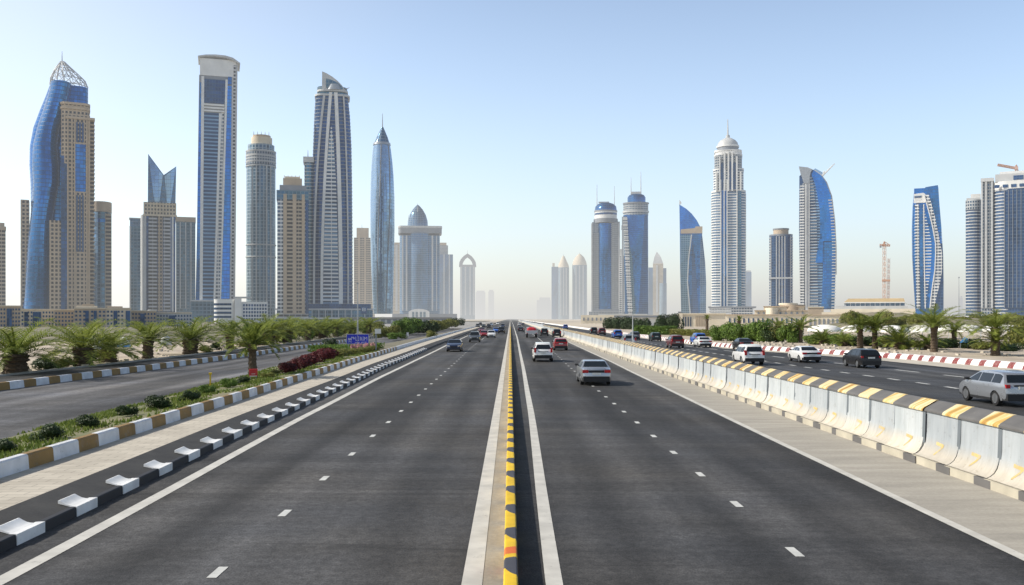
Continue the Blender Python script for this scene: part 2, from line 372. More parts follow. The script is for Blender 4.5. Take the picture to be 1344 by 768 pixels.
M['dash'] = worn('white_dash_paint', (.55, .55, .52), (.13, .13, .12), .37, .75, 5)
M['paving'] = paving('pavement_blocks')
M['kerb_black'] = worn('black_kerb_paint', (.018, .018, .022), (.10, .095, .09), .30)
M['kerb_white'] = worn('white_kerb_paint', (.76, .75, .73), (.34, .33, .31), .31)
M['kerb_shaded'] = worn('shaded_white_kerb_paint', (.64, .65, .67), (.28, .27, .255), .38, .75, 3.5)  # white paint with the bluish shade of the road-side faces put into it
M['kerb_brown'] = worn('ochre_kerb_paint', (.26, .155, .045), (.24, .20, .15), .41, .75, 3.5)
M['kerb_red'] = worn('faded_red_kerb_paint', (.21, .04, .04), (.45, .38, .34), .43, .75, 4)
M['kerb_grey'] = worn('bare_kerb_concrete', (.30, .285, .255), (.20, .19, .17), .33)
M['band'] = dusty('dark_sloped_band', (.022, .021, .021), (.045, .043, .04), 1.5, 20, .85)
M['bed'] = dusty('planting_bed_soil', (.20, .17, .10), (.10, .125, .04), .35, 8, .95)
M['yellow'] = worn('yellow_paint', (.70, .45, .012), (.25, .21, .12), .31, .75, 4.5)
M['dgrey'] = worn('dark_grey_paint', (.055, .056, .07), (.20, .19, .17), .36, .75, 4.5)
M['orange'] = worn('orange_paint', (.62, .13, .02), (.55, .36, .05), .42)
M['scrub'] = dusty('scrub_ground', (.10, .10, .055), (.24, .205, .145), .06, 1.2, .95)
M['concrete_plain'] = dusty('concrete_ground', (.25, .24, .225), (.34, .325, .30), .08, 2, .9)

big = MB(); big.face([(-40000, -300, 0), (40000, -300, 0), (40000, 50000, 0), (-40000, 50000, 0)])
tag(big.build('ground', M['sand']), kind='structure')
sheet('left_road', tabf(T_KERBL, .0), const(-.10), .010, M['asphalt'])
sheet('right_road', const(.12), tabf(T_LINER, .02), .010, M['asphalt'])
sheet('road_shoulder', tabf(T_LINER, .02), tabf(T_BARR, .3), .012, M['shoulder'])
sheet('median_strip', const(-.72), const(-.09), .014, M['median'])
GUT = lambda y: lerpt(T_HWYR, y)-lerpt([(2, 1.2), (40, 2.5), (71, 4.2), (100, 3.0), (130, 1.6), (300, 1.0)], y)
sheet('far_right_road', tabf(T_BARR, .3), GUT, .010, M['asphalt3'])
sheet('road_gutter', GUT, tabf(T_HWYR, .1), .012, M['gutter'])
ys_s = [y for y in YS if y < 420]
sheet('service_road', tabf(T_FARK, 0), lambda y: lerpt(T_BEDL, y) if y < 104 else lerpt([(104, -22.6), (130, -18.5), (200, -17.5), (420, -17)], y), .010, M['asphalt2'], ys_s)
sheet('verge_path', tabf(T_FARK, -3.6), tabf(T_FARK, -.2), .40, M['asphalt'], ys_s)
sheet('sand_verge', lambda y: -90, tabf(T_FARK, -3.5), .30, M['sandrough'], ys_s)
sheet('right_verge', tabf(T_HWYR, .3), lambda y: lerpt(T_HWYR, y)+70, .30, M['sandrough'], ys_s)
sheet('pavement', tabf(T_PLANT, 0), tabf(T_KERBL, -1.0), lambda y, t: .30, M['paving'])
sheet('kerb_slope', tabf(T_KERBL, -1.08), tabf(T_KERBL, -.1), lambda y, t: .315-.15*t, M['band'])
# planting bed: a low bank between the pavement and the service road
ys_b = [y for y in YS if y <= 108]
def bedz(y, t):
    w = 1.0 if y < 85 else max(.1, 1-(y-85)/26)
    return ((.03+.72*(t**.7))*w*.5+.03+.36*(t**.7))*.86
sheet('planting_bed', tabf(T_BEDL, 0), tabf(T_PLANT, -.2), lambda y, t: bedz(y, t), M['bed'], ys_b, ncol=6)
sheet('green_verge', lambda y: lerpt([(108, -22.6), (130, -18.3), (200, -17.3), (420, -17)], y), tabf(T_PLANT, -.2), .32, M['scrub'], [108+i*8 for i in range(39)])
sheet('far_ground', lambda y: -60-y*.6, lambda y: -30-.0*y, .35, M['scrub'], [y for y in YS if 140 < y < 1500])

def painted_kerb(name, T, profile, lens, mats, y0, y1, far_y=1500, far_mat=0, off=0.0, shift=0.0, face_only=9):
    """a kerb along the road whose paint changes from length to length"""
    mb = MB(); y = y0+shift; k = 0
    prev = y0
    def sec(y): X = lerpt(T, y)+off; return [(X+dx, y, z) for dx, z in profile]
    def put(a, b, m):
        A, B = sec(a), sec(b)
        for i in range(len(profile)-1): mb.face([A[i], B[i], B[i+1], A[i+1]], m if i <= face_only else 0)
    while y < y1:
        d = lens[k % len(lens)]; put(y, y+d, k % len(lens)); y += d; k += 1
    for a, b in zip([y]+[q for q in YS if q > y], [q for q in YS if q > y]):
        if a < far_y: put(a, b, far_mat)
    return mb.build(name, mats, recalc=False)
K = MB()
tag(painted_kerb('kerb', T_KERBL, [(0, 0), (-.012, .19), (-.03, .205), (-.15, .205), (-.16, .1)], [1.0], [M['kerb_black']], 2, 260), kind='structure')
tag(painted_kerb('planter_kerb', T_PLANT, [(0, .28), (-.03, .63), (-.07, .67), (-.24, .67), (-.27, .3)], [1.45, 1.27], [M['kerb_shaded'], M['kerb_brown']], 2, 108, 420, 0, shift=.0), kind='structure')
tag(painted_kerb('service_kerb', T_FARK, [(0, 0), (-.04, .40), (-.08, .44), (-.3, .44), (-.3, .3)], [1.45, 1.30], [M['kerb_shaded'], M['kerb_brown']], 2, 260, 420), kind='structure')
tag(painted_kerb('path_edge', [(a, b-3.6) for a, b in T_FARK], [(0.1, .40), (0.09, .52), (-.1, .52), (-.1, .3)], [1.0], [M['kerb_grey']], 2, 260, 420), kind='structure')
tag(painted_kerb('highway_kerb', T_HWYR, [(0, 0), (.12, .30), (.30, .50), (.62, .52), (.64, .28)], [1.15, .78], [M['kerb_white'], M['kerb_red']], 2, 300, 1500, face_only=1), kind='structure')

# white saddle-shaped kerb blocks beside the left road
def make_saddle():
    mb = MB(); L0, L1 = 0.0, 1.02
    mb.prism([(.012, L0), (.012, L1), (-.15, L1-.03), (-.15, L0+.03)], 0, .215)
    # the ear behind: a dished flap leaning back against the slope
    pr = [(-.14, .217), (-.20, .218), (-.27, .232), (-.35, .268), (-.42, .305), (-.45, .30), (-.45, .24), (-.14, .18)]
    A = [(x, L0+.10+.25*abs(x+.14), z) for x, z in pr]; C = [(x, L1-.12+.10*abs(x+.14), z) for x, z in pr]
    for i in range(len(pr)-1): mb.face([A[i], C[i], C[i+1], A[i+1]], 0)
    mb.face(list(reversed(A))); mb.face(C)
    return mb.build('kerb_block', [M['kerb_chip']], smooth=35)
M['kerb_chip'] = worn('chipped_white_kerb_paint', (.74, .74, .73), (.18, .175, .17), .34, .75, 4.5)
sad = make_saddle(); LAB = 'white painted saddle shaped block on the black kerb of the left road'
tag(sad, LAB, 'kerb block', 'white blocks along the black kerb')
y = 11.35; first = True
while y < 116:
    o = sad if first else sad.copy()
    if not first: COL.objects.link(o)
    first = False
    a = math.atan2(lerpt(T_KERBL, y+1)-lerpt(T_KERBL, y), 1.0)
    o.location = (lerpt(T_KERBL, y), y, 0); o.rotation_euler = (0, 0, -a); o.scale = (1, random.uniform(.94, 1.04), random.uniform(.96, 1.04)); y += 2.35

# central divider: a narrow wall with rounded top in yellow and grey bands
dv = MB(); yy = 2.0; k = 0
HD = .33
prof = [(-.10, 0), (-.10, HD-.035), (-.08, HD), (-.05, HD+.003), (-.02, HD+.004), (.01, HD+.004), (.04, HD+.004), (.07, HD+.002), (.085, HD), (.105, HD-.035), (.11, 0)]
tt = [(x+.10)/.21 for x, z in prof]; rdv = random.Random(4); starts = []
while yy < 420:
    starts.append((yy, rdv.uniform(.9, 1.1))); yy += 2.0
def edge(k, t, end): # where a yellow band starts and ends across the top: its far end swings out along the left edge as an arc
    y0, f = starts[k]; return y0+(1.12*f+.42*max(0, 1-t)**2.2 if end else .10*t)
for k in range(len(starts)-1):
    for i in range(len(prof)-1):
        q = lambda j, y: (prof[j][0], y, prof[j][1])
        a0, a1, b0, b1, c0, c1 = edge(k, tt[i], 0), edge(k, tt[i+1], 0), edge(k, tt[i], 1), edge(k, tt[i+1], 1), edge(k+1, tt[i], 0), edge(k+1, tt[i+1], 0)
        if starts[k][0] == 14.0:
            m0, m1 = a0+.22, a1+.2; n0, n1 = a0+.62, a1+.66
            dv.face([q(i, a0), q(i, m0), q(i+1, m1), q(i+1, a1)], 0); dv.face([q(i, m0), q(i, n0), q(i+1, n1), q(i+1, m1)], 2); dv.face([q(i, n0), q(i, b0), q(i+1, b1), q(i+1, n1)], 0)
        else: dv.face([q(i, a0), q(i, b0), q(i+1, b1), q(i+1, a1)], 0)
        dv.face([q(i, b0), q(i, c0), q(i+1, c1), q(i+1, b1)], 1)
yy = starts[-1][0]
for a, b in zip([yy]+[q for q in YS if q > yy], [q for q in YS if q > yy]):
    for i in range(len(prof)-1): dv.face([(prof[i][0], a, prof[i][1]), (prof[i][0], b, prof[i][1]), (prof[i+1][0], b, prof[i+1][1]), (prof[i+1][0], a, prof[i+1][1])], 3)
tag(dv.build('divider_wall', [M['yellow'], M['dgrey'], M['orange'], M['kerb_grey']], recalc=False), 'low narrow wall down the middle painted in yellow and grey bands', 'divider')  # flat topped

# painted lines
def strip(name, T, w, z, mat, off=0.0, y1=3000):
    return sheet(name, tabf(T, off-w/2), tabf(T, off+w/2), z, mat, [y for y in YS if y <= y1])
strip('road_line', T_LINEL, .30, .017, M['line'])
strip('road_line', T_LINER, .22, .017, M['line'])
strip('road_line', [(2, -.58), (4000, -.62)], .31, .021, M['line'])
strip('road_line', [(2, .62), (14, .66), (40, .88), (80, 1.05), (200, 1.4), (600, 1.7)], .26, .017, M['line'])
def dashes(T, y0, y1, gap, ln, w, z=.018, solid_from=None):
    mb = MB(); y = y0
    while y < y1:
        g = gap*random.uniform(.94, 1.06); X0, X1 = lerpt(T, y), lerpt(T, y+ln)
        mb.face([(X0-w/2, y, z), (X0+w/2, y, z), (X1+w/2, y+ln, z), (X1-w/2, y+ln, z)]); y += g
    if solid_from:
        ys = [q for q in YS if solid_from <= q < 900]
        for a, b in zip(ys, ys[1:]): mb.face([(lerpt(T, a)-w/3, a, z), (lerpt(T, a)+w/3, a, z), (lerpt(T, b)+w/3, b, z), (lerpt(T, b)-w/3, b, z)])
    return tag(mb.build('road_markings', M['dash'], recalc=False), kind='structure')
dashes([(2, 4.85), (75, 4.85), (120, 5.2), (180, 5.6), (600, 5.9)], 3.4, 120, 3.85, .62, .16, solid_from=120)
dashes([(2, -4.55), (38, -4.7), (60, -4.85), (135, -5.4), (600, -5.7)], 5.7, 160, 4.3, .62, .155, solid_from=170)
dashes([(2, 26), (54, 25.4), (75, 24.1), (100, 23.2), (150, 22), (600, 20)], 30, 200, 3.6, 1.5, .28)
dashes([(2, 33), (60, 30.9), (75, 29.6), (95, 27.6), (150, 24.6), (600, 23)], 30, 140, 6.2, 3.4, .26)

# ------------------------------------------------------------------ concrete barrier segments
def streaked_panel():
    m, nt, b = base_mat('barrier_concrete')
    geo = nd(nt, 'ShaderNodeNewGeometry'); sp = nd(nt, 'ShaderNodeSeparateXYZ'); nt.links.new(geo.outputs['Position'], sp.inputs[0])
    mp = nd(nt, 'ShaderNodeMapping'); mp.inputs['Scale'].default_value = (1, 1.4, .35); nt.links.new(geo.outputs['Position'], mp.inputs[0])
    n = noise(nt, mp.outputs[0], 1.6, 5, .65)
    up = ramp(nt, n, .3, .7, (.35, .385, .405), (.47, .50, .515)); lo = ramp(nt, n, .3, .7, (.45, .41, .335), (.56, .515, .435))
    h = ramp(nt, mth(nt, 'MULTIPLY_ADD', n, .25, mth(nt, 'SUBTRACT', sp.outputs[2], .12)), .38, .75)
    oi = nd(nt, 'ShaderNodeObjectInfo'); rv = ramp(nt, oi.outputs['Random'], 0, 1, (.84, .84, .85), (1.08, 1.07, 1.05))
    mq = nd(nt, 'ShaderNodeMapping'); mq.inputs['Scale'].default_value = (1, 6, .5); nt.links.new(geo.outputs['Position'], mq.inputs[0])
    drip = ramp(nt, noise(nt, mq.outputs[0], 1.3, 5, .7), .28, .5, (.86, .85, .83), (1, 1, 1))
    scuff = ramp(nt, noise(nt, geo.outputs['Position'], 5, 6, .75), .30, .42, (.72, .69, .64), (1, 1, 1))
    cc = mixc(nt, 1.0, mixc(nt, 1.0, mixc(nt, 1.0, mixc(nt, h, lo, up), rv, 'MULTIPLY'), drip, 'MULTIPLY'), scuff, 'MULTIPLY')
    nt.links.new(cc, b.inputs['Base Color']); b.inputs['Roughness'].default_value = .8
    return m
def cap_patch():
    m, nt, b = base_mat('barrier_cap_paint')
    tc = nd(nt, 'ShaderNodeTexCoord'); mp = nd(nt, 'ShaderNodeMapping'); mp.inputs['Scale'].default_value = (.25, 2.6, .25); mp.inputs['Rotation'].default_value = (0, 0, .25)
    oi = nd(nt, 'ShaderNodeObjectInfo'); va = nd(nt, 'ShaderNodeVectorMath', operation='ADD'); nt.links.new(tc.outputs['Object'], va.inputs[0])
    cb = nd(nt, 'ShaderNodeCombineXYZ'); nt.links.new(mth(nt, 'MULTIPLY', oi.outputs['Random'], 40.0), cb.inputs[1]); nt.links.new(cb.outputs[0], va.inputs[1]); nt.links.new(va.outputs[0], mp.inputs[0])
    n = noise(nt, mp.outputs[0], 1.5, 3, .5)
    r = nd(nt, 'ShaderNodeValToRGB'); nt.links.new(n, r.inputs[0]); cr = r.color_ramp; cr.interpolation = 'B_SPLINE'
    cr.elements[0].position = .36; cr.elements[0].color = (.36, .19, .05, 1); cr.elements[1].position = .62; cr.elements[1].color = (.62, .43, .13, 1)
    e = cr.elements.new(.46); e.color = (.66, .44, .10, 1); e = cr.elements.new(.54); e.color = (.66, .62, .46, 1)
    nt.links.new(r.outputs[0], b.inputs['Base Color']); b.inputs['Roughness'].default_value = .7
    return m
M['panel'] = streaked_panel(); M['cap_patch'] = cap_patch()
M['cap_dark'] = worn('barrier_cap_dark', (.13, .125, .12), (.22, .205, .18), .34)
M['joint'] = plain('barrier_joint', (.13, .15, .165), .8)
SEG = 1.93
def make_barrier():
    root = empty('barrier_segment', (0, 0, 0))
    pr = [(.02, .23), (.10, .26), (.20, .34), (.27, .46), (.315, .62), (.34, .85), (.355, 1.42), (.80, 1.42), (.84, .0), (.02, 0)]
    b = MB(); L0, L1 = .02, SEG-.02
    for i in range(len(pr)-1):
        a, c = pr[i], pr[i+1]
        # slightly rounded leading corner
        b.face([(a[0], L0, a[1]), (a[0], L1, a[1]), (c[0], L1, c[1]), (c[0], L0, c[1])], 0)
    b.face([(x, L0, z) for x, z in reversed(pr)]); b.face([(x, L1, z) for x, z in pr])
    b.build('panel', [M['panel']], root, smooth=40)
    c = MB(); cp = [(.30, 1.425), (.30, 1.47), (.36, 1.52), (.76, 1.70), (.86, 1.70), (.88, 1.425)]
    for a, d, m in ((.0, .86, 0), (.86, SEG, 1)):
        for i in range(len(cp)-1):
            s0 = .10*i if a > 0 or True else 0
            P, Q = cp[i], cp[i+1]
            o0 = lambda p: (p[0]-.3)*.35
            c.face([(P[0], a+o0(P), P[1]), (P[0], d+o0(P), P[1]), (Q[0], d+o0(Q), Q[1]), (Q[0], a+o0(Q), Q[1])], m)
        c.face([(.30, a, 1.425), (.30, d, 1.425), (.88, d+.2, 1.425), (.88, a+.2, 1.425)], m)
    c.build('cap', [M['cap_patch'], M['cap_dark']], root)
    k = MB()
    k.prism([(-.05, .45), (.06, .45), (.06, SEG+.0), (-.05, SEG)], 0, .215, 0); k.build('kerb_stone', [M['kerb_grey2']], root)
    k = MB(); k.prism([(-.056, -.30), (.06, -.30), (.06, .448), (-.056, .448)], 0, .209, 0); k.build('dark_kerb_stone', [M['cap_dark']], root)
    j = MB(); j.face([(.318, -.085, .55), (.318, .085, .55), (.348, .085, 1.40), (.348, -.085, 1.40)])
    j.build('joint_strip', [M['joint']], root, recalc=False)
    return root
M['kerb_grey2'] = worn('pale_kerb_concrete', (.46, .42, .33), (.24, .22, .19), .33)
def make_mark():
    mb = MB()   # hooked arrow stencilled on the flare: a short bar on top and a long slanting stroke
    def on(y, z):   # the surface of the flare
        pr = [(.02, .23), (.10, .26), (.20, .34), (.27, .46), (.315, .62), (.34, .85), (.355, 1.42)]
        for (x0, z0), (x1, z1) in zip(pr, pr[1:]):
            if z <= z1: return (x0+(x1-x0)*(z-z0)/(z1-z0)-.006, y, z)
        return (.35, y, z)
    def stroke(p, q, w, n=6):
        for i in range(n):
            a = [p[0]+(q[0]-p[0])*i/n, p[1]+(q[1]-p[1])*i/n]; c = [p[0]+(q[0]-p[0])*(i+1)/n, p[1]+(q[1]-p[1])*(i+1)/n]
            d = (c[0]-a[0], c[1]-a[1]); l = math.hypot(*d); nx, ny = -d[1]/l*w/2, d[0]/l*w/2
            mb.face([on(a[0]+nx, a[1]+ny), on(c[0]+nx, c[1]+ny), on(c[0]-nx, c[1]-ny), on(a[0]-nx, a[1]-ny)])
    stroke((1.22, .63), (.78, .60), .085); stroke((.80, .60), (1.12, .34), .06)
    return mb
M['mark'] = worn('faded_yellow_stencil', (.58, .42, .14), (.43, .40, .33), .50, .8, 6)
MARKME = make_mark().mesh('stencil_mark', [M['mark']], recalc=False)
proto = make_barrier(); learn(proto)
y = 10.0; k = 0; LABB = 'pale concrete barrier segment with streaky yellow cap patch in the line right of the road'
while y < 330 and k < 170:
    root = proto if k == 0 else copy_tree(proto)
    tag(root, LABB, 'barrier', 'concrete barrier segments between the two right roads')
    a = math.atan2(lerpt(T_BARR, y+1)-lerpt(T_BARR, y), 1.0)
    root.location = (lerpt(T_BARR, y)+random.uniform(-.025, .025), y, 0); root.rotation_euler = (0, random.uniform(-.008, .008), -a+random.uniform(-.009, .009))
    if k < 26:
        mo = bpy.data.objects.new('stencil_mark', MARKME); COL.objects.link(mo); mo.parent = root; mo.location = (0, random.uniform(-.25, .3), 0)
    y += SEG; k += 1
BAR_END = y
mb = MB(); ys = [BAR_END]+[q for q in YS if BAR_END < q < 1600]
pr = [(.0, 0), (.10, .26), (.315, .62), (.355, 1.5), (.80, 1.66), (.84, .0)]
for a, b in zip(ys, ys[1:]):
    for i in range(len(pr)-1):
        X0, X1 = lerpt(T_BARR, a), lerpt(T_BARR, b)
        mb.face([(X0+pr[i][0], a, pr[i][1]), (X1+pr[i][0], b, pr[i][1]), (X1+pr[i+1][0], b, pr[i+1][1]), (X0+pr[i+1][0], a, pr[i+1][1])])
tag(mb.build('distant_barrier', [M['panel']], recalc=False), 'far end of the concrete barrier line fading into the haze', 'barrier')

# ------------------------------------------------------------------ towers
def poly_lerp(T, z):
    for (a, *va), (b, *vb) in zip(T, T[1:]):
        if a <= z <= b: t = (z-a)/(b-a) if b > a else 0; return [p+(q-p)*t for p, q in zip(va, vb)]
    return T[0][1:] if z < T[0][0] else T[-1][1:]
class T:
    def __init__(s, name, label, cat, pc, Y, group=None, rot=0.0):
        s.pc, s.Y, s.sc = pc, Y, Y/F; th = math.atan2(pc-VX, F); s.lx = s.sc*math.cos(th)
        s.root = empty(name, ((pc-VX)*s.sc, Y, 0), -th+rot, label, cat, group)
    def x(s, px): return (px-s.pc)*s.lx
    def z(s, py): return H+(VY-py)*s.sc
    def part(s, name, mb, *mats, smooth=None, parent=None): return mb.build(name, [M[m] for m in mats], parent or s.root, smooth)
    def rect(s, a, b, y0, y1): return [(s.x(a), y0), (s.x(b), y0), (s.x(b), y1), (s.x(a), y1)]
    def box(s, name, a, b, t, bt, y0, y1, *mats, mtop=None):
        mb = MB(); mb.prism(s.rect(a, b, y0, y1), 0 if bt is None else s.z(bt), s.z(t), 0, mtop); return s.part(name, mb, *mats)
    def plate(s, name, pts, y0, y1, mat):
        mb = MB(); mb.plate([(s.x(a), s.z(b)) for a, b in pts], y0, y1); return s.part(name, mb, mat)
    def cyl(s, name, a, b, t, bt, mat, ry=None, n=32, smooth=40, cy=0.0, mtop=None, a2=None, b2=None):
        """a..b at the bottom, a2..b2 at the top"""
        z0 = 0 if bt is None else s.z(bt)
        def e(a, b): rx = (s.x(b)-s.x(a))/2; return ell((s.x(a)+s.x(b))/2, cy, rx, ry or rx, n)
        mb = MB(); mb.loft([(z0, e(a, b)), (s.z(t), e(a2 if a2 is not None else a, b2 if b2 is not None else b))], 0, True, False)
        return s.part(name, mb, mat, smooth=smooth)
    def turned(s, name, rows, mat, n=32, ry=1.0, smooth=60, cy=0.0):
        """rows: (py, left px, right px) from bottom to top"""
        mb = MB(); secs = []
        for py, a, b in rows:
            rx = max(.05, (s.x(b)-s.x(a))/2); secs.append((s.z(py), ell((s.x(a)+s.x(b))/2, cy, rx, rx*ry, n)))
        mb.loft(secs, 0, True, False); return s.part(name, mb, mat, smooth=smooth)
    def mast(s, name, px, bt, t, r=.6, mat='steel', y=6.0, lean=0.0):
        mb = MB(); mb.tube((s.x(px), y, s.z(bt)), (s.x(px+lean), y, s.z(t)), r, 0, 6, r*.35); return s.part(name, mb, mat)
    def slabs(s, name, fn, t, bt, mat, step=4.0, th=1.1, grow=1.02):
        mb = MB(); mb.slabs(fn, (0 if bt is None else s.z(bt))+step*.6, s.z(t)-1, step, th, 0, grow); return s.part(name, mb, mat)

def tower_wave():       # blue glass tower with a bulging wave and a stone tower on its right
    t = T('skyscraper', 'tall blue glass tower with a bulging wave side, lattice crown and tan stone front', 'skyscraper', 78, 900)
    P = [(404, 31, 66), (350, 34, 66), (310, 37, 68), (285, 40, 69), (262, 42, 73), (240, 43, 77), (215, 42, 77), (190, 43, 75), (165, 49, 78), (140, 57, 88), (118, 64, 92), (106, 66, 94)]
    mb = MB(); mb.loft([(0 if py == 404 else t.z(py), ell((t.x(a)+t.x(b))/2, 12, (t.x(b)-t.x(a))/2, 15, 28)) for py, a, b in P], 0)
    t.part('wave_glass', mb, 'g_blue', smooth=50)
    Q = [(404, 26, 60), (350, 34, 60), (310, 38, 60), (275, 40, 60), (240, 39.5, 60), (215, 38, 60), (190, 38.5, 60), (165, 43, 64), (140, 52, 74), (120, 60, 80), (106, 65, 82)]
    mb = MB(); mb.loft([(t.z(py), ell((t.x(a)+t.x(b))/2, 24, (t.x(b)-t.x(a))/2, 12, 24)) for py, a, b in Q], 0)
    t.part('outer_glass', mb, 'g_sat', smooth=50)
    mb = MB(); mb.loft([(0, rrect(t.x(60), t.x(114), 14, 42, 8)), (t.z(140), rrect(t.x(64), t.x(117), 14, 42, 8)), (t.z(106), rrect(t.x(66), t.x(117), 14, 42, 8))], 0)
    t.part('upper_glass', mb, 'g_blue', smooth=40)
    t.box('side_wing', 27, 38, 262, None, 16, 34, 'w_tan', mtop=0); t.box('front_wing', 65, 80.5, 290, None, -4, 14, 'w_tan')
    t.box('stone_tower', 88, 118.5, 150, None, -6, 26, 'w_tan'); t.box('stone_edge', 80, 88.2, 205, None, -5, 20, 'g_navy')
    mb = MB(); mb.prism(rrect(t.x(80), t.x(117.5), -5.5, 24, 5), t.z(215), t.z(137)); t.part('turret', mb, 'w_tan', smooth=40)
    mb = MB()
    for py in (136, 142): mb.prism(rrect(t.x(78.5), t.x(119), -7, 25, 6), t.z(py)-1, t.z(py)+1.2)
    mb.prism(t.rect(86, 125, -7.5, 24), t.z(156), t.z(153)); t.part('cornice', mb, 'tan')
    mb = MB(); mb.prism(t.rect(118, 123.5, -2, 22), 0, t.z(156)); t.part('side_wall', mb, 'balc_t')
    mb = MB(); mb.slabs(lambda z: t.rect(118.2, 125, -3, 21), 4, t.z(158), 4, .9, 0, 1.01); t.part('balcony_slabs', mb, 'tan')
    t.plate('blue_panel', [(99, 251), (112.5, 251), (112.5, 189), (99, 189)], -6.6, -5.9, 'g_blue')
    for a in (88, 93.5, 97.3, 113.2, 117): t.plate('pier', [(a, 404), (a+1.5, 404), (a+1.5, 156), (a, 156)], -6.9, -5.9, 'tan')
    for a in (100, 104, 108): t.plate('dark_strip', [(a, 330), (a+2, 330), (a+2, 256), (a, 256)], -6.5, -5.9, 'g_navy')
    for a in (100, 104, 108): t.plate('dark_strip', [(a, 186), (a+2, 186), (a+2, 160), (a, 160)], -6.5, -5.9, 'g_navy')
    # crown: an open lattice cone
    mb = MB(); n = 14
    def ring(py, a, b, ry): return [(x, y, t.z(py+ (8 if False else 0))) for x, y in ell((t.x(a)+t.x(b))/2, 26, (t.x(b)-t.x(a))/2, ry, n)]
    rr = [ring(104, 65, 117, 15), ring(95, 66, 113, 13.5), ring(86, 70, 102, 10), ring(78, 75, 92, 6), ring(72, 79.5, 85, 2)]
    for k, r_ in enumerate(rr):
        for i in range(n):
            mb.tube(r_[i], r_[(i+1) % n], .38, 0, 4)
            if k+1 < len(rr): mb.tube(r_[i], rr[k+1][i], .42, 0, 4); mb.tube(r_[i], rr[k+1][(i+1) % n], .3, 0, 4)
    t.part('lattice_crown', mb, 'pale'); t.mast('mast', 81.5, 74, 58, .6, 'steel', 26)
tower_wave()

t = T('skyscraper', 'dark brown tower cut off by the left edge of the view', 'skyscraper', -4, 950)
t.box('wall', -16, 7.5, 300, None, 0, 25, 'balc_t'); t.box('cornice', -17, 8.2, 297, 300.2, -1, 26, 'tan'); t.box('penthouse', -14, 6, 292, 297.2, 1, 22, 'tan')
t = T('skyscraper', 'tan capped tower with blue side glass right of the wave tower', 'skyscraper', 133, 960)
t.cyl('wall', 119, 146, 278, None, 'g_teal', 14, cy=12); t.cyl('cap', 118, 147, 264.5, 277.8, 'tan', 15, cy=12)
t.box('balcony_strip', 138, 146.5, 280, None, -1, 10, 'balc_t'); t.box('glass_strip', 121, 128, 279, None, -3.2, 10, 'g_pale'); t.cyl('window_band', 118.8, 146.2, 287, 292, 'g_sat', 14.4, cy=12)

def tower_shard():
    t = T('skyscraper', 'stone tower topped by two sharp glass shards forming a notch', 'skyscraper', 208, 1000)
    t.box('wall', 188, 230.5, 283, None, 0, 30, 'g_navy'); t.cyl('corner_column', 184.5, 194, 283, None, 'pale', 5, cy=4)
    t.plate('balcony_strip', [(195, 409), (206, 409), (206, 283), (195, 283)], -1, .3, 'balc')
    t.plate('stone_strip', [(207, 409), (213.5, 409), (213.5, 283), (207, 283)], -2, .3, 'w_tan'); t.plate('balcony_strip', [(214.5, 409), (224, 409), (224, 283), (214.5, 283)], -1, .3, 'balc')
    t.plate('pier', [(225.5, 409), (228, 409), (228, 283), (225.5, 283)], -1.4, .3, 'white')
    t.box('stone_top', 188.5, 231.5, 266, 283.2, -1.5, 31, 'w_tanl'); t.box('cornice', 187.5, 232.4, 282, 284, -2.4, 32, 'tan_light')
    # left shard and right shard
    mb = MB()
    def shard(pts, y0, y1, yr):
        mb.plate([(t.x(a), t.z(b)) for a, b in pts], y0, y1)
    shard([(194, 266), (215, 266), (215, 229), (194.5, 202.5)], 2, 20, 0); t.part('glass_shard', mb, 'g_grey')
    mb = MB(); mb.plate([(t.x(a), t.z(b)) for a, b in [(212, 266), (230.5, 266), (231.5, 217), (214, 230)]], 0.5, 17); t.part('glass_shard', mb, 'g_grey')
    mb = MB(); mb.plate([(t.x(a), t.z(b)) for a, b in [(194.3, 203), (214, 230), (209, 266), (203, 266)]], 1.2, 2.2); t.part('facet', mb, 'g_pale')
    mb = MB(); mb.plate([(t.x(a), t.z(b)) for a, b in [(231, 218.5), (216, 231), (219, 266), (224, 266)]], -.3, .6); t.part('facet', mb, 'g_pale')
tower_shard()
t = T('skyscraper', 'slim grey tower left of the shard topped tower', 'skyscraper', 178, 1100)
t.box('wall', 170, 187.5, 297, None, 0, 18, 'g_teal'); t.box('glass_top', 170.5, 187, 287, 296.8, .5, 17, 'g_grey'); t.box('cornice', 169.4, 187.8, 286, 287.2, -1, 19, 'pale')
for a in (170, 185): t.plate('pier', [(a, 405), (a+2, 405), (a+2, 297), (a, 297)], -.8, .2, 'pale')
t = T('skyscraper', 'plain blue grey tower right of the shard topped tower', 'skyscraper', 244, 1150)
t.box('wall', 231, 256.5, 291, None, 0, 25, 'g_teal'); t.box('crown', 230.5, 257, 285, 291.2, -1, 26, 'tan')
for a in (236, 243, 250): t.plate('pier', [(a, 405), (a+1.4, 405), (a+1.4, 292), (a, 292)], -.8, .2, 'pale')

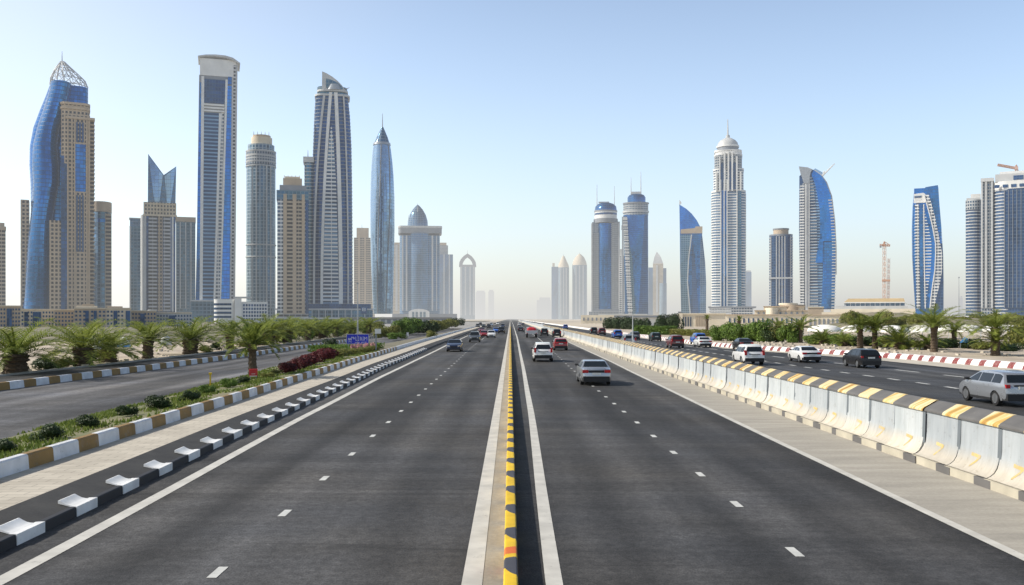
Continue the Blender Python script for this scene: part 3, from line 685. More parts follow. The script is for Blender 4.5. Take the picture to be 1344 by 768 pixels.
def tower_slab():
    t = T('skyscraper', 'very tall slab tower with white frame, bright blue strips and curved roof canopy', 'skyscraper', 286, 1000)
    mb = MB(); y0, y1 = 0, 28
    mb.loft([(0, t.rect(257, 308, y0, y1)), (t.z(100), t.rect(261.5, 311, y0, y1))], 0); t.part('body', mb, 'grey')
    t.box('header', 262.5, 309.5, 78, 100.2, -.6, y1-1, 'white')
    t.plate('blue_strip', [(256.8, 398), (262, 398), (266, 110), (262.5, 110)], -.8, .2, 'g_sat')
    t.plate('frame', [(262, 398), (266, 398), (268.2, 102), (264.5, 102)], -1.6, .2, 'white')
    t.plate('louvred_glass', [(265.8, 420), (281, 420), (288, 149), (267.5, 149)], -1.0, .2, 'louvre')
    t.plate('frame', [(280, 398), (282.5, 398), (291, 149), (287.5, 149)], -1.7, .2, 'white')
    t.plate('louvred_glass', [(282.5, 398), (289, 398), (294, 140), (290.5, 149)], -.7, .2, 'w_white')
    t.plate('frame', [(288, 398), (290, 398), (299, 104), (296, 104)], -1.5, .2, 'white')
    t.plate('blue_strip', [(290, 392), (301.5, 392), (304, 112), (298.5, 112)], -.9, .2, 'g_sat')
    t.plate('dark_glass', [(267, 136), (295, 136), (296, 105), (267.4, 105)], -1.2, .2, 'g_navy')
    for py in (138.5, 142.5, 146.5): t.plate('floor_band', [(267, py+1), (294.5, py+1), (294.5, py-1.2), (267, py-1.2)], -1.8, .2, 'white')
    t.plate('side_column', [(301.5, 405), (308.6, 405), (312, 82), (304.5, 82)], -.5, .2, 'pale'); t.plate('side_louvre', [(303.5, 400), (306, 400), (310, 84), (306.8, 84)], -1.0, -.4, 'balc')
    t.plate('header_window', [(299, 110), (303.8, 110), (304.2, 100), (299.4, 100)], -1.3, -.5, 'g_blue')
    # curved canopy
    mb = MB(); A = [(260, 76.5), (270, 74.2), (283, 73), (296, 73.3), (306, 75.5), (315.5, 81.5)]; B = [(315.3, 83.2), (306, 78.6), (296, 76), (283, 75.5), (270, 76.2), (260, 78)]
    mb.plate([(t.x(a), t.z(b)) for a, b in A+B], -4, y1+2); t.part('canopy', mb, 'pale')
    t.plate('roof_glass', [(264, 78.4), (306, 80), (306, 78.2), (283, 75.6), (266, 76.6)], 2, 20, 'grey')
    t.box('podium', 251, 281, 396, None, -14, -2.4, 'g_teal'); t.box('podium_roof', 250.5, 281.5, 394.3, 396.2, -14.5, -2.2, 'pale')
tower_slab()

def low_white_block():
    t = T('office_block', 'low white office block with curved ribbon windows below the slab tower', 'office block', 316, 700)
    mb = MB(); mb.prism(rrect(t.x(281), t.x(309), 0, 16, 4), 0, t.z(393)); t.part('wall', mb, 'white', smooth=40)
    for py in (399.5, 405, 410.5, 416): 
        mb = MB(); mb.prism(rrect(t.x(280.9), t.x(308), -.15, 15.8, 4), t.z(py+1.5), t.z(py-1.3)); t.part('window', mb, 'g_navy', smooth=40)
    t.box('stair_tower', 308, 317, 391, None, -1, 14, 'white'); t.box('roof_slab', 308, 331, 389.5, 391.2, -1.5, 15, 'pale')
    t.box('wing', 317, 351.5, 396, None, .5, 15, 'white')
    for k in range(5):
        py = 400+k*4.6
        for j in range(9): t.plate('window', [(319+j*3.6, py+2.2), (321.4+j*3.6, py+2.2), (321.4+j*3.6, py-.8), (319+j*3.6, py-.8)], .35, .6, 'g_navy')
low_white_block()

def tower_cyl():
    t = T('skyscraper', 'round grey green tower with ribbed glass and a flat drum on top', 'skyscraper', 342.5, 1050)
    t.cyl('wall', 323, 362, 215, None, 'w_vert', cy=16); t.cyl('balcony_ring', 322.3, 362.7, 196, 214.8, 'w_stone', cy=16); t.cyl('upper_wall', 325, 360.5, 188, 196.2, 'w_vert', cy=16)
    t.cyl('drum', 329.5, 357.5, 178, 188.2, 'tan_light', cy=16); t.cyl('drum_roof', 331.5, 355.5, 175, 178.2, 'tan', cy=16)
    for py in (196, 203, 210, 216, 320, 336): t.cyl('floor_ring', 322, 363, py, py+1.3, 'pale', cy=16)
    for a in (333, 338, 343, 348, 353): t.mast('antenna', a, 176, 171, .5, 'steel', 8)
    for a in (330, 336, 349, 355):
        h = math.sqrt(max(0, 1-((a-342.5)/19.6)**2)); t.plate('fin', [(a, 405), (a+1.3, 405), (a+1.3, 216), (a, 216)], 16-h*17.6, 16-h*16.4+.6, 'pale')
tower_cyl()

def tower_tan():
    t = T('skyscraper', 'tan pier tower with stepped cap beside the round grey tower', 'skyscraper', 384, 950)
    t.box('wall', 364, 405, 262, None, 0, 28, 'balc'); t.box('slate_band', 363, 405.5, 250, 262.2, -1, 29, 'g_teal'); t.box('upper_stage', 367, 402, 243, 250.2, 1, 27, 'grey'); t.box('cap', 371.5, 396.5, 233.5, 243.2, 3, 24, 'tan')
    t.box('cap_roof', 374, 394, 231, 233.7, 4, 22, 'tan_light')
    for a in (373, 378, 383, 388, 393): t.mast('roof_fin', a, 232, 228.5, .5, 'tan', 8)
    for a, w in ((372, 4.5), (384, 5), (396, 4)): t.plate('pier', [(a, 412), (a+w, 412), (a+w, 255), (a, 255)], -1.6, .2, 'tan')
    t.plate('white_balconies', [(364, 412), (371, 412), (371, 262), (364, 262)], -.8, .2, 'w_white')
    for a in (376.8, 389.3): t.plate('balcony_strip', [(a, 412), (a+6.4, 412), (a+6.4, 262), (a, 262)], -.7, .2, 'balc_t')
    t.plate('dark_panel', [(401, 412), (405, 412), (405, 262), (401, 262)], -.5, .2, 'g_navy')
tower_tan()

def tower_rib():
    t = T('skyscraper', 'tall dark tower with white converging ribs, slatted middle and sail shaped top', 'skyscraper', 436, 1000)
    prof = [(400, 407, 463.5), (330, 407.5, 463), (250, 409, 462.5), (190, 411, 461.5), (150, 412.5, 459.5), (126, 414, 457)]
    mb = MB(); mb.loft([(t.z(py) if py != 400 else 0, rrect(t.x(a), t.x(b), 0, 34, 9)) for py, a, b in prof], 0); t.part('wall', mb, 'g_navy', smooth=40)
    f = lambda z: rrect(t.x(poly_lerp([(t.z(p), a, b) for p, a, b in prof], z)[0]), t.x(poly_lerp([(t.z(p), a, b) for p, a, b in prof], z)[1]), 0, 34, 9)
    mb = MB(); mb.slabs(f, 12, t.z(128), 4, .9, 0, 1.012); t.part('floor_slabs', mb, 'grey')
    for py, a, b in ((126, 413, 459.5), (120, 416, 457)): 
        mb = MB(); mb.prism(rrect(t.x(a), t.x(b), -2, 35, 9), t.z(py), t.z(py)+2); t.part('crown_balcony', mb, 'pale', smooth=40)
    mb = MB(); mb.prism(rrect(t.x(416), t.x(456), 1, 33, 9), t.z(127), t.z(113)); t.part('crown', mb, 'g_teal', smooth=40)
    mb = MB(); A = [(422.5, 118), (422.8, 94.6), (429, 97), (436, 100.8), (443, 106), (449, 112), (453, 118)]
    mb.plate([(t.x(a), t.z(b)) for a, b in A], -1, 8); t.part('sail', mb, 'pale'); mb = MB(); mb.plate([(t.x(a), t.z(b)) for a, b in [(428, 116), (428, 104), (434, 105), (444, 109), (450, 115), (450, 117)]], -1.6, -.8); t.part('sail_glass', mb, 'g_teal')
    t.mast('boom', 452, 116, 113.5, .7, 'steel', 2, 7)
    t.cyl('dome', 426, 452, 111, 118, 'steel', 8, cy=4, a2=431, b2=447)
    # slatted middle between curved white ribs
    N = 16
    def curve(x0, x1, p): return [(x0+(x1-x0)*(i/N)**p, 399-(399-125)*i/N) for i in range(N+1)]
    li, ri = curve(424.5, 434, 2.0), curve(444.5, 438.5, 2.0)
    mid = [(a, max(b, 162)) for a, b in li]+[(a, max(b, 162)) for a, b in reversed(ri)]
    t.plate('slatted_middle', [(424, 399), (444.8, 399), (443.5, 330), (441, 240), (438, 190), (435, 162), (431.5, 190), (427.5, 240), (425, 330)], -1.6, .2, 'louvre')
    mb = MB()
    for py in range(170, 399, 5):
        a = [424, 425, 427.5, 431.5, 435]; yy = [399, 330, 240, 190, 162]
        for k in range(4):
            if yy[k+1] <= py <= yy[k]:
                f_ = (py-yy[k+1])/(yy[k]-yy[k+1]); xl = a[k+1]+(a[k]-a[k+1])*f_
        b = [444.8, 443.5, 441, 438, 435]
        for k in range(4):
            if yy[k+1] <= py <= yy[k]:
                f_ = (py-yy[k+1])/(yy[k]-yy[k+1]); xr = b[k+1]+(b[k]-b[k+1])*f_
        if xr-xl > 1.5: mb.prism(t.rect(xl, xr, -3, -1.5), t.z(py), t.z(py)+1.6)
    mb.prism(t.rect(434.6, 435.4, -2.4, -1.55), t.z(398), t.z(172)); t.part('slat_screen', mb, 'white')
    for X in ((420.5, 424, 432, 436), (444.8, 450, 438.5, 443)):
        for k in range(N):
            pass
        L_ = [(X[0]+(X[2]-X[0])*(i/N)**2.0, 399-(399-122)*i/N) for i in range(N+1)]; R_ = [(X[1]+(X[3]-X[1])*(i/N)**2.0, 399-(399-122)*i/N) for i in range(N+1)]
        mb = MB()
        for i in range(N): mb.plate([(t.x(a), t.z(b)) for a, b in (L_[i], R_[i], R_[i+1], L_[i+1])], -3.4, .2)
        t.part('rib', mb, 'white')
    for X in ((411, 413.5, 424, 427), (456, 458, 450, 452)):
        mb = MB()
        for i in range(N):
            g = lambda s: (X[0]+(X[2]-X[0])*(s/N)**2.6, X[1]+(X[3]-X[1])*(s/N)**2.6, 399-(399-126)*s/N)
            a, b = g(i), g(i+1); mb.plate([(t.x(a[0]), t.z(a[2])), (t.x(a[1]), t.z(a[2])), (t.x(b[1]), t.z(b[2])), (t.x(b[0]), t.z(b[2]))], -1.9, .2)
        t.part('thin_rib', mb, 'pale')
    mb = MB(); mb.prism(rrect(t.x(399.5), t.x(412), 4, 26, 5), 0, t.z(213)); t.part('side_wing', mb, 'g_teal', smooth=40)
    mb = MB(); mb.slabs(lambda z: rrect(t.x(399.5), t.x(412), 4, 26, 5), 8, t.z(214), 4, .9, 0, 1.04); t.part('wing_slabs', mb, 'pale')
    t.box('wing_cap', 398, 412, 206, 213.2, 3, 26, 'pale'); t.mast('wing_mast', 404, 207, 196, .5, 'steel', 10)
    t.box('podium', 366, 488, 407, None, -30, -4, 'g_teal'); t.box('podium_roof', 364, 489, 405.4, 407.2, -31, -3, 'pale'); t.box('upper_podium', 396, 486, 399.5, 405.6, -24, -3.6, 'g_navy')
    t.plate('sign_panel', [(472.5, 412), (480.5, 412), (480.5, 402.5), (472.5, 402.5)], -31.6, -30.2, 'g_navy')
    for a, b, c, d in ((474.4, 405.2, 478.6, 404.6), (474.4, 408.6, 478.6, 408), (474.4, 408.4, 475.3, 404.8), (477.7, 408.4, 478.6, 404.8), (475.8, 407, 477.2, 406)): t.plate('sign_mark', [(a, b), (c, b), (c, d), (a, d)], -32, -31.7, 'white')
    for k in range(14): t.plate('podium_pier', [(368+k*8.4, 418), (369+k*8.4, 418), (369+k*8.4, 407.3), (368+k*8.4, 407.3)], -30.7, -29.9, 'pale')
tower_rib()

def tower_bullet():
    t = T('skyscraper', 'silvery bullet shaped glass tower ending in a needle spire', 'skyscraper', 503, 1150)
    rows = [(412, 490, 515.5), (385, 488.5, 516.2), (345, 487, 517), (300, 486, 518), (260, 486.2, 517.8), (230, 487, 516.5), (210, 488.2, 514.8), (196, 489.6, 513), (189.5, 490.8, 511.8)]
    t.turned('glass_body', rows, 'g_pale', 36)
    t.turned('neck_ring', [(191, 489.6, 512.8), (188, 490, 512.4)], 'steel', 36)
    t.turned('glass_tip', [(188.2, 491.2, 511.4), (180, 494.5, 508.8), (173, 498, 505.8), (167, 500.6, 503.2)], 'g_grey', 30)
    t.mast('spire', 502, 170, 149, .8, 'steel', 0)
    for off in (-.5, .25):
        mb = MB(); pts = []
        for py, a, b in rows:
            s = off+(412-py)/500; c = (t.x(a)+t.x(b))/2; rx = (t.x(b)-t.x(a))/2; an = -PI/2+s*1.2
            pts.append((c+rx*1.004*math.cos(an), rx*1.004*math.sin(an), t.z(py)))
        for p, q in zip(pts, pts[1:]): mb.tube(p, q, .8, 0, 5)
        t.part('seam_rib', mb, 'grey')
    for s0, s1 in ((-.75, -.45), (.05, .5)):
        mb = MB()
        for (pa, a0, b0), (pb, a1, b1) in zip(rows[:5], rows[1:6]):
            def pt(py, a, b, s): c = (t.x(a)+t.x(b))/2; rx = (t.x(b)-t.x(a))/2*1.002; an = -PI/2+s*1.1*(1-(412-py)/420); return (c+rx*math.cos(an), rx*math.sin(an), t.z(py))
            mb.face([pt(pa, a0, b0, s0), pt(pa, a0, b0, s1), pt(pb, a1, b1, s1), pt(pb, a1, b1, s0)])
        t.part('dark_facet', mb, 'g_teal')
tower_bullet()
t = T('skyscraper', 'tan balcony tower squeezed between the ribbed tower and the bullet tower', 'skyscraper', 476, 2000)
t.box('wall', 464.5, 487, 312, None, 0, 24, 'balc_t'); t.box('cap', 468, 484, 299, 312.2, 2, 20, 'tan')
for a in (470, 478): t.plate('pier', [(a, 410), (a+2.5, 410), (a+2.5, 308), (a, 308)], -1.2, .2, 'tan')
t.mast('antenna', 475, 299, 294, .5); t.box('wing', 486, 492, 330, None, 3, 20, 'w_tanl')
t = T('skyscraper', 'slender pale tower strip between the bullet tower and the drum tower', 'skyscraper', 521, 2500)
t.box('wall', 515, 528, 320, None, 0, 20, 'w_tanl'); t.box('roof', 514.5, 528.4, 318.4, 320.2, -1, 21, 'tan'); t.plate('pier', [(519, 408), (522, 408), (522, 321), (519, 321)], -1, .2, 'pale')

def tower_drum():
    t = T('skyscraper', 'drum shaped tower with an overhanging round plate and pointed glass dome', 'skyscraper', 551, 1950)
    
    for nm, a, b, tp, bt, mt, y0, y1, r in (('wall', 524.5, 577.5, 309, None, 'g_grey', 2, 60, 9), ('collar', 525, 577, 306, 309.2, 'dark', 3, 59, 9), ('top_plate', 522.6, 580, 299, 306.2, 'grey', -3, 64, 8), ('top_rim', 522.2, 580.4, 296.6, 299.2, 'pale', -4, 65, 8)):
        mb = MB(); mb.prism(rrect(t.x(a), t.x(b), y0, y1, r), 0 if bt is None else t.z(bt), t.z(tp)); t.part(nm, mb, mt, smooth=40)
    t.turned('dome', [(296.8, 534.6, 562), (288, 535.2, 561.4), (280, 537.5, 559), (273, 541.5, 555), (268.5, 545.5, 551), (266.6, 547.6, 548.6)], 'g_grey', 28, cy=30)
    t.mast('dome_mast', 536, 290, 281, .5, 'steel', 24); t.mast('dome_tip', 548, 268, 265, .5, 'steel', 30)
    t.cyl('glass_bay', 538.5, 563, 306, 408, 'g_grey', 9, cy=3)
    for a in (527.5, 532.5, 566.5, 571.5):
        t.plate('column', [(a, 408), (a+2.2, 408), (a+2.2, 309), (a, 309)], -.2 if 530 < a < 570 else 2.2, 6, 'pale')
    for k in range(5):
        a = [541, 546, 551, 556, 561][k]; 
        mb = MB(); mb.plate([(t.x(535.6+i*0), t.z(406)) for i in range(0)] or [(t.x(545), t.z(306)), (t.x(545.6), t.z(306)), (t.x(545.6), t.z(305)), (t.x(545), t.z(305))], 0, .1) if False else None
    t.plate('dome_rib', [(547.6, 296), (548.8, 296), (548.6, 270), (547.8, 270)], 15.5, 17.5, 'white')
    # arched entrance pavilion
    A = [(536.5, 418), (536.5, 409.5), (540, 407.2), (545, 406), (550, 405.6), (555, 406), (560, 407.2), (563.5, 409.5), (563.5, 418)]
    mb = MB(); mb.plate([(t.x(a), t.z(b)) for a, b in A], -30, -8); t.part('entrance_pavilion', mb, 'white')
    for a in (541, 545.5, 551, 555.5): t.plate('entrance_window', [(a, 417), (a+3, 417), (a+3, 409.5), (a, 409.5)], -30.6, -29.8, 'g_teal')
    t.box('base', 515, 600, 412, None, -6, 60, 'grey')
tower_drum()
t = T('skyscraper', 'grey stepped tower right of the drum tower', 'skyscraper', 585, 2700)
t.box('wall', 577, 594.5, 334, None, 0, 30, 'g_grey'); t.box('upper_wall', 576, 588, 322, 334.2, 3, 26, 'w_stone'); t.box('cap', 577, 586, 318.4, 322.2, 5, 22, 'tan')
for a in (582, 589): t.plate('pier', [(a, 412), (a+1.6, 412), (a+1.6, 334), (a, 334)], -2, .2, 'pale')

def tower_arch():
    t = T('skyscraper', 'slim tower crowned by an open pointed arch', 'skyscraper', 613.5, 3700)
    t.box('wall', 604, 623.5, 350, None, 0, 34, 'w_vert'); t.box('cornice', 602.6, 625, 347.5, 350.2, -2, 36, 'grey')
    for a in (604.5, 610, 616, 621): t.plate('pier', [(a, 414), (a+1.8, 414), (a+1.8, 350), (a, 350)], -2.5, .2, 'pale')
    mb = MB(); n = 9
    O = [(602.6, 348), (603, 344), (605, 340), (608.5, 336), (613.6, 332.6), (618.8, 336), (622.2, 340), (624.4, 344), (624.8, 348)]
    I = [(607, 348), (607.2, 346), (608.4, 343), (610.6, 340), (613.6, 337.6), (616.6, 340), (619, 343), (620.2, 346), (620.6, 348)]
    for i in range(n-1): mb.plate([(t.x(a), t.z(b)) for a, b in (O[i], O[i+1], I[i+1], I[i])], 6, 24)
    t.part('arch', mb, 'grey'); t.mast('finial', 613.6, 333, 328, .8, 'steel', 14)
tower_arch()
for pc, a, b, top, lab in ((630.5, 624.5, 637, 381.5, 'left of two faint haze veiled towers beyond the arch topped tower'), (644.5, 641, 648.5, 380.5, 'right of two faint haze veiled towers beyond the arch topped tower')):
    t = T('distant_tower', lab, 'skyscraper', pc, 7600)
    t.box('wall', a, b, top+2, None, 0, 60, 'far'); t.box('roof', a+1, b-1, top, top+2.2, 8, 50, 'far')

# right hand side
t = T('distant_tower', 'faint stepped tower deep in the haze right of the road', 'skyscraper', 714, 7600)
t.box('wall', 704.5, 723, 394, None, 0, 60, 'far'); t.box('upper_wall', 708, 722, 390.5, 394.3, 6, 50, 'far')
def twin(pc, a, b, top, sh, lab, extra=None):
    t = T('skyscraper', lab, 'skyscraper', pc, 3900, 'round towers with pointed domes in the haze')
    t.cyl('wall', a, b, sh, None, 'w_vert', cy=20, n=24)
    w = b-a; c = (a+b)/2
    t.turned('dome', [(sh+.2, a, b), (sh-w*.25, a+w*.06, b-w*.06), (sh-w*.55, a+w*.2, b-w*.2), (top+1.2, c-w*.1, c+w*.1), (top, c-.3, c+.3)], 'tan_light', 24, cy=20)
    t.mast('finial', c, top+.6, top-2, .7, 'steel', 20)
    for k in range(3): q = a+w*(.22+.24*k); t.plate('pier', [(q, 414), (q+1.4, 414), (q+1.4, sh+1), (q, sh+1)], 20-w*t.lx*.5-.8, 20-w*t.lx*.36, 'pale')
    return t
t = twin(739.5, 732, 747, 335, 351, 'pointed dome tower with a lower slab attached on its left')
t.box('side_slab', 723.8, 732.6, 350, None, 10, 34, 'g_grey'); t.box('side_roof', 725, 728, 345, 350.2, 14, 24, 'tan_light')
twin(760.5, 751, 770.5, 332.5, 348, 'pointed dome tower standing alone left of the blue capped tower')

def tower_cap():
    t = T('skyscraper', 'stone and blue glass tower with a bright blue round cap and two masts', 'skyscraper', 795, 1800)
    t.box('left_wall', 776, 790, 305, None, 4, 36, 'w_stone'); t.box('right_wall', 799, 813.5, 291, None, 2, 36, 'w_stone'); t.box('left_shoulder', 777, 790, 291, 305.2, 6, 34, 'w_stone')
    t.cyl('glass_bay', 785, 804, 293, None, 'g_blue', 10, cy=8); t.box('core', 779, 811, 288, 305, 8, 34, 'w_stone')
    t.cyl('ring', 779, 811, 286.5, 292, 'grey', cy=18); t.cyl('white_band', 780.2, 809.8, 277, 286.7, 'white', cy=18); t.cyl('band_window', 780, 810, 279, 281.5, 'g_navy', cy=18); t.cyl('ring', 779.6, 810.4, 275.4, 277.2, 'grey', cy=18)
    t.turned('blue_cap', [(275.6, 780.2, 809.8), (270, 781, 809), (266.6, 784.5, 805.5), (265, 789, 801)], 'g_blue', 28, cy=18)
    t.box('roof_platform', 785.5, 799.5, 263.6, 264.6, 12, 22, 'pale')
    for a in (787, 792, 797): t.mast('platform_leg', a, 266, 263.8, .5, 'steel', 17)
    t.mast('mast', 783.4, 276, 241, .9, 'pale', 14); t.mast('mast', 806.4, 276, 243, .9, 'pale', 14)
    for a in (776, 789.5, 799, 811.5): t.plate('pier', [(a, 412), (a+1.6, 412), (a+1.6, 293), (a, 293)], .5, 4.5, 'pale')
    t.slabs('floor_slabs', lambda z: t.rect(776, 786, 3, 37), 306, None, 'pale', 4, 1, 1.01); t.slabs('floor_slabs', lambda z: t.rect(803, 813.5, 1, 37), 293, None, 'pale', 4, 1, 1.01)
    t.box('podium', 773, 826, 409, None, -12, 40, 'w_stone'); t.box('podium_step', 779, 812, 406, 409.2, -6, 20, 'grey')
tower_cap()
def tower_lean():
    t = T('skyscraper', 'blue faceted tower with a leaning white balcony strip and twin masts', 'skyscraper', 834, 1750)
    mb = MB(); mb.loft([(0, rrect(t.x(820), t.x(851), 0, 34, 4)), (t.z(282), rrect(t.x(818.5), t.x(850.6), 0, 34, 4))], 0); t.part('glass_body', mb, 'g_blue', smooth=30)
    t.plate('dark_facet', [(838, 412), (850.5, 412), (850, 283), (846, 283)], -.5, .2, 'g_navy'); t.plate('dark_facet', [(826, 412), (834, 412), (830, 340), (823, 300)], -.4, .2, 'g_teal')
    t.plate('balcony_strip', [(824.5, 412), (830, 412), (823, 284), (817.5, 284)], -2, .2, 'w_white')
    mb = MB()
    for py in range(288, 411, 4):
        f_ = (412-py)/128; mb.prism(t.rect(824-7*f_, 830.6-7.4*f_, -4, .1), t.z(py), t.z(py)+1.6)
    t.part('balcony_slabs', mb, 'white')
    t.box('rear_slab', 812.6, 819, 335, None, 14, 34, 'w_white'); t.box('rear_slab_top', 813.5, 818, 326, 335.2, 16, 30, 'pale')
    t.cyl('stone_collar', 818, 851, 265.5, 282.4, 'w_stone', 17, cy=17, n=16); t.cyl('cornice', 816.8, 852, 276, 278.2, 'pale', 18, cy=17, n=16); t.cyl('cornice', 817.2, 852, 265, 266.6, 'grey', 18, cy=17, n=16)
    t.turned('drum', [(265.2, 823.4, 847.4), (258, 823.4, 847.4), (255, 825.5, 845.5), (253.6, 829, 842)], 'g_blue', 28, cy=17)
    t.box('roof_frame', 828, 842, 250.6, 253.8, 10, 20, 'pale'); t.mast('mast', 828.2, 254, 231, .9, 'pale', 14); t.mast('mast', 841.2, 254, 224, 1.0, 'pale', 14)
    t.box('side_column', 816.2, 818.4, 284, None, 4, 22, 'steel'); t.cyl('side_pod', 815.4, 818.8, 295, 301, 'grey', 4, cy=10)
tower_lean()
t = T('skyscraper', 'small stone tower with a pyramid top behind the twin mast tower', 'skyscraper', 862, 3100)
t.box('wall', 857, 870.5, 346, None, 0, 30, 'w_tanl'); mb = MB(); q = t.rect(857, 870.5, 0, 30); cx, cy = t.x(862), 15
mb.loft([(t.z(346), q), (t.z(337), [(cx+(x-cx)*.62, cy+(y-cy)*.62) for x, y in q]), (t.z(330.4), [(cx+(x-cx)*.04, cy+(y-cy)*.04) for x, y in q])], 0); t.part('pyramid_roof', mb, 'pale')
t.box('side_wing', 851, 857.2, 351, None, 4, 28, 'g_grey'); t.box('side_wing', 870.4, 874.6, 352, None, 4, 28, 'g_grey'); t.cyl('front_cylinder', 865.5, 875, 372, None, 'w_vert', cy=-8, n=20); t.plate('pier', [(861, 410), (863.5, 410), (863.5, 348), (861, 348)], -1, .2, 'pale')

def tower_sail():
    t = T('skyscraper', 'dark blue sail shaped tower with a pointed left tip', 'skyscraper', 908, 1700)
    body = [(894, 412), (926.5, 412), (926.8, 372), (925.5, 345), (923, 322), (921, 304), (892.2, 304), (892.6, 350)]
    t.plate('glass_body', body, 0, 30, 'g_blue')
    t.plate('sail_top', [(892.2, 304), (918, 304), (919.4, 298.5), (914.5, 289), (908, 280.5), (901, 274), (895, 270), (891.6, 268)], 2, 26, 'g_sat')
    t.plate('stone_band', [(893.4, 306.5), (921.8, 306.5), (922, 297.6), (913, 297.4), (912, 299.6), (893.3, 301)], -1, 31, 'tan'); t.plate('grey_facet', [(894.2, 412), (905, 412), (901.5, 370), (903, 340), (907, 308), (892.8, 308)], -.9, .2, 'g_teal')
    t.plate('edge_line', [(905, 412), (906.6, 412), (903, 370), (904.5, 340), (908.4, 308), (906.8, 308), (903, 340), (901.5, 370)], -1.6, .2, 'pale'); t.plate('dark_facet', [(907, 412), (917, 412), (913, 350), (908.6, 312)], -.6, .2, 'g_navy')
    t.plate('right_facet', [(919, 412), (926.6, 412), (926.6, 372), (925, 345), (920, 310), (918.5, 345)], -.8, .2, 'g_grey')
    t.plate('tip_sail', [(891.4, 269), (894.6, 265.5), (893, 263), (891.6, 261.5)], 6, 9, 'white'); t.box('dark_base', 890, 894, 409, None, -4, 4, 'dark')
tower_sail()

def tower_white():
    t = T('skyscraper', 'tallest right hand tower, white balconied with stepped stone top, dome and spire', 'skyscraper', 956, 1400)
    P = lambda a, b, r=8: rrect(t.x(a), t.x(b), 0, 50, r)
    mb = MB(); mb.prism(P(934, 978.6, 12), 0, t.z(251)); t.part('wall', mb, 'g_grey', smooth=40)
    mb = MB(); mb.slabs(lambda z: P(933.4, 979.2, 12), 22, t.z(252), 4.1, 1.6, 0, 1.01); t.part('balcony_slabs', mb, 'white')
    for a, b in ((947, 949.6), (951, 953.4)): t.plate('glass_strip', [(a, 402), (b, 402), (b, 250), (a, 250)], -1.7, .3, 'g_blue')
    for a in (945.4, 949.7, 953.6, 966.5): t.plate('pier', [(a, 402), (a+1.3, 402), (a+1.3, 236), (a, 236)], -2.2, .3, 'white')
    t.plate('side_glass', [(968.5, 402), (973, 402), (973, 251), (968.5, 251)], -1.3, .3, 'g_teal')
    mb = MB(); mb.prism(P(936, 976, 10), t.z(251.2), t.z(222)); t.part('stone_stage', mb, 'w_white', smooth=40)
    mb = MB(); mb.prism(P(937.4, 974, 10), t.z(222.2), t.z(203)); t.part('stone_stage', mb, 'w_stone', smooth=40)
    mb = MB(); mb.prism(P(938.6, 973, 11), t.z(203.2), t.z(197)); t.part('stone_stage', mb, 'white', smooth=40)
    mb = MB()
    for py, a, b in ((251, 933.5, 979), (222, 935.5, 976.5), (203, 937, 974.5), (197.6, 937.2, 973.8)): mb.prism(P(a, b, 11), t.z(py)-1, t.z(py)+1.6)
    t.part('cornice', mb, 'white')
    for a, top in ((939.5, 226), (943.5, 206), (950, 200), (955, 199), (960, 200), (966, 206), (971, 226)): t.plate('pier', [(a, 251), (a+2, 251), (a+2, top), (a, top)], -2.6, 1.2, 'white')
    for a, b, c in ((946, 949.6, 214), (957.4, 959.6, 212), (962.4, 965.6, 214)): t.plate('dark_window', [(a, 249), (b, 249), (b, c), (a, c)], -.9, .6, 'g_navy')
    t.cyl('drum', 941, 969.5, 190, 197.8, 'grey', cy=25); t.cyl('drum_ring', 940, 970.4, 188, 190.2, 'white', cy=25)
    t.turned('dome', [(188.2, 941, 969.4), (184, 942, 968.4), (180.5, 945, 965.4), (178, 949.5, 961), (176.6, 953, 957.6)], 'pale', 28, cy=25)
    t.cyl('dome_ring', 943.6, 966.8, 182, 183.4, 'white', cy=25); t.mast('spire', 955.2, 178, 152, 1.5, 'pale', 25); t.cyl('spire_base', 952.6, 958, 173.5, 177.4, 'pale', cy=25)
    t.box('podium', 930.5, 988, 404, None, -12, 60, 'w_white'); t.box('podium_roof', 929.5, 992, 402.4, 404.2, -14, 62, 'grey'); t.slabs('podium_slabs', lambda z: t.rect(930.5, 960, -13, 58), 404.5, None, 'white', 4, 1.4, 1.01)
tower_white()
t = T('skyscraper', 'narrow grey tower peeping out right of the tall white tower', 'skyscraper', 982.5, 3600)
t.box('wall', 976, 986.3, 357, None, 0, 24, 'g_grey'); t.box('roof', 977, 985.5, 355, 357.2, 2, 20, 'pale')

t = T('skyscraper', 'grey vertical striped tower with a tan drum on its roof', 'skyscraper', 1025, 1350)
mb = MB(); mb.prism(rrect(t.x(1009.6), t.x(1040.4), 0, 30, 8), 0, t.z(309)); t.part('wall', mb, 'g_navy', smooth=40)
for k in range(8):
    a = 1011+k*3.7; t.plate('pier', [(a, 401), (a+1.2, 401), (a+1.2, 310), (a, 310)], -1 if 1 < k < 6 else 1.5, 8, 'pale')
t.slabs('balcony_slabs', lambda z: t.rect(1009.4, 1017, 2.2, 26), 311, None, 'white', 4, 1.3, 1.0); t.slabs('balcony_slabs', lambda z: t.rect(1036, 1040.8, 2.2, 26), 311, None, 'pale', 4, 1.3, 1.0)
t.box('floor_band', 1009.2, 1040.8, 364, 366, -1.4, 30, 'pale'); t.cyl('cornice', 1009.4, 1040.6, 307, 309.6, 'grey', 16, cy=15)
t.cyl('roof_drum', 1014.8, 1035, 300.6, 307.2, 'tan', cy=15); t.cyl('drum_rim', 1014.2, 1035.8, 299, 300.8, 'grey', cy=15)

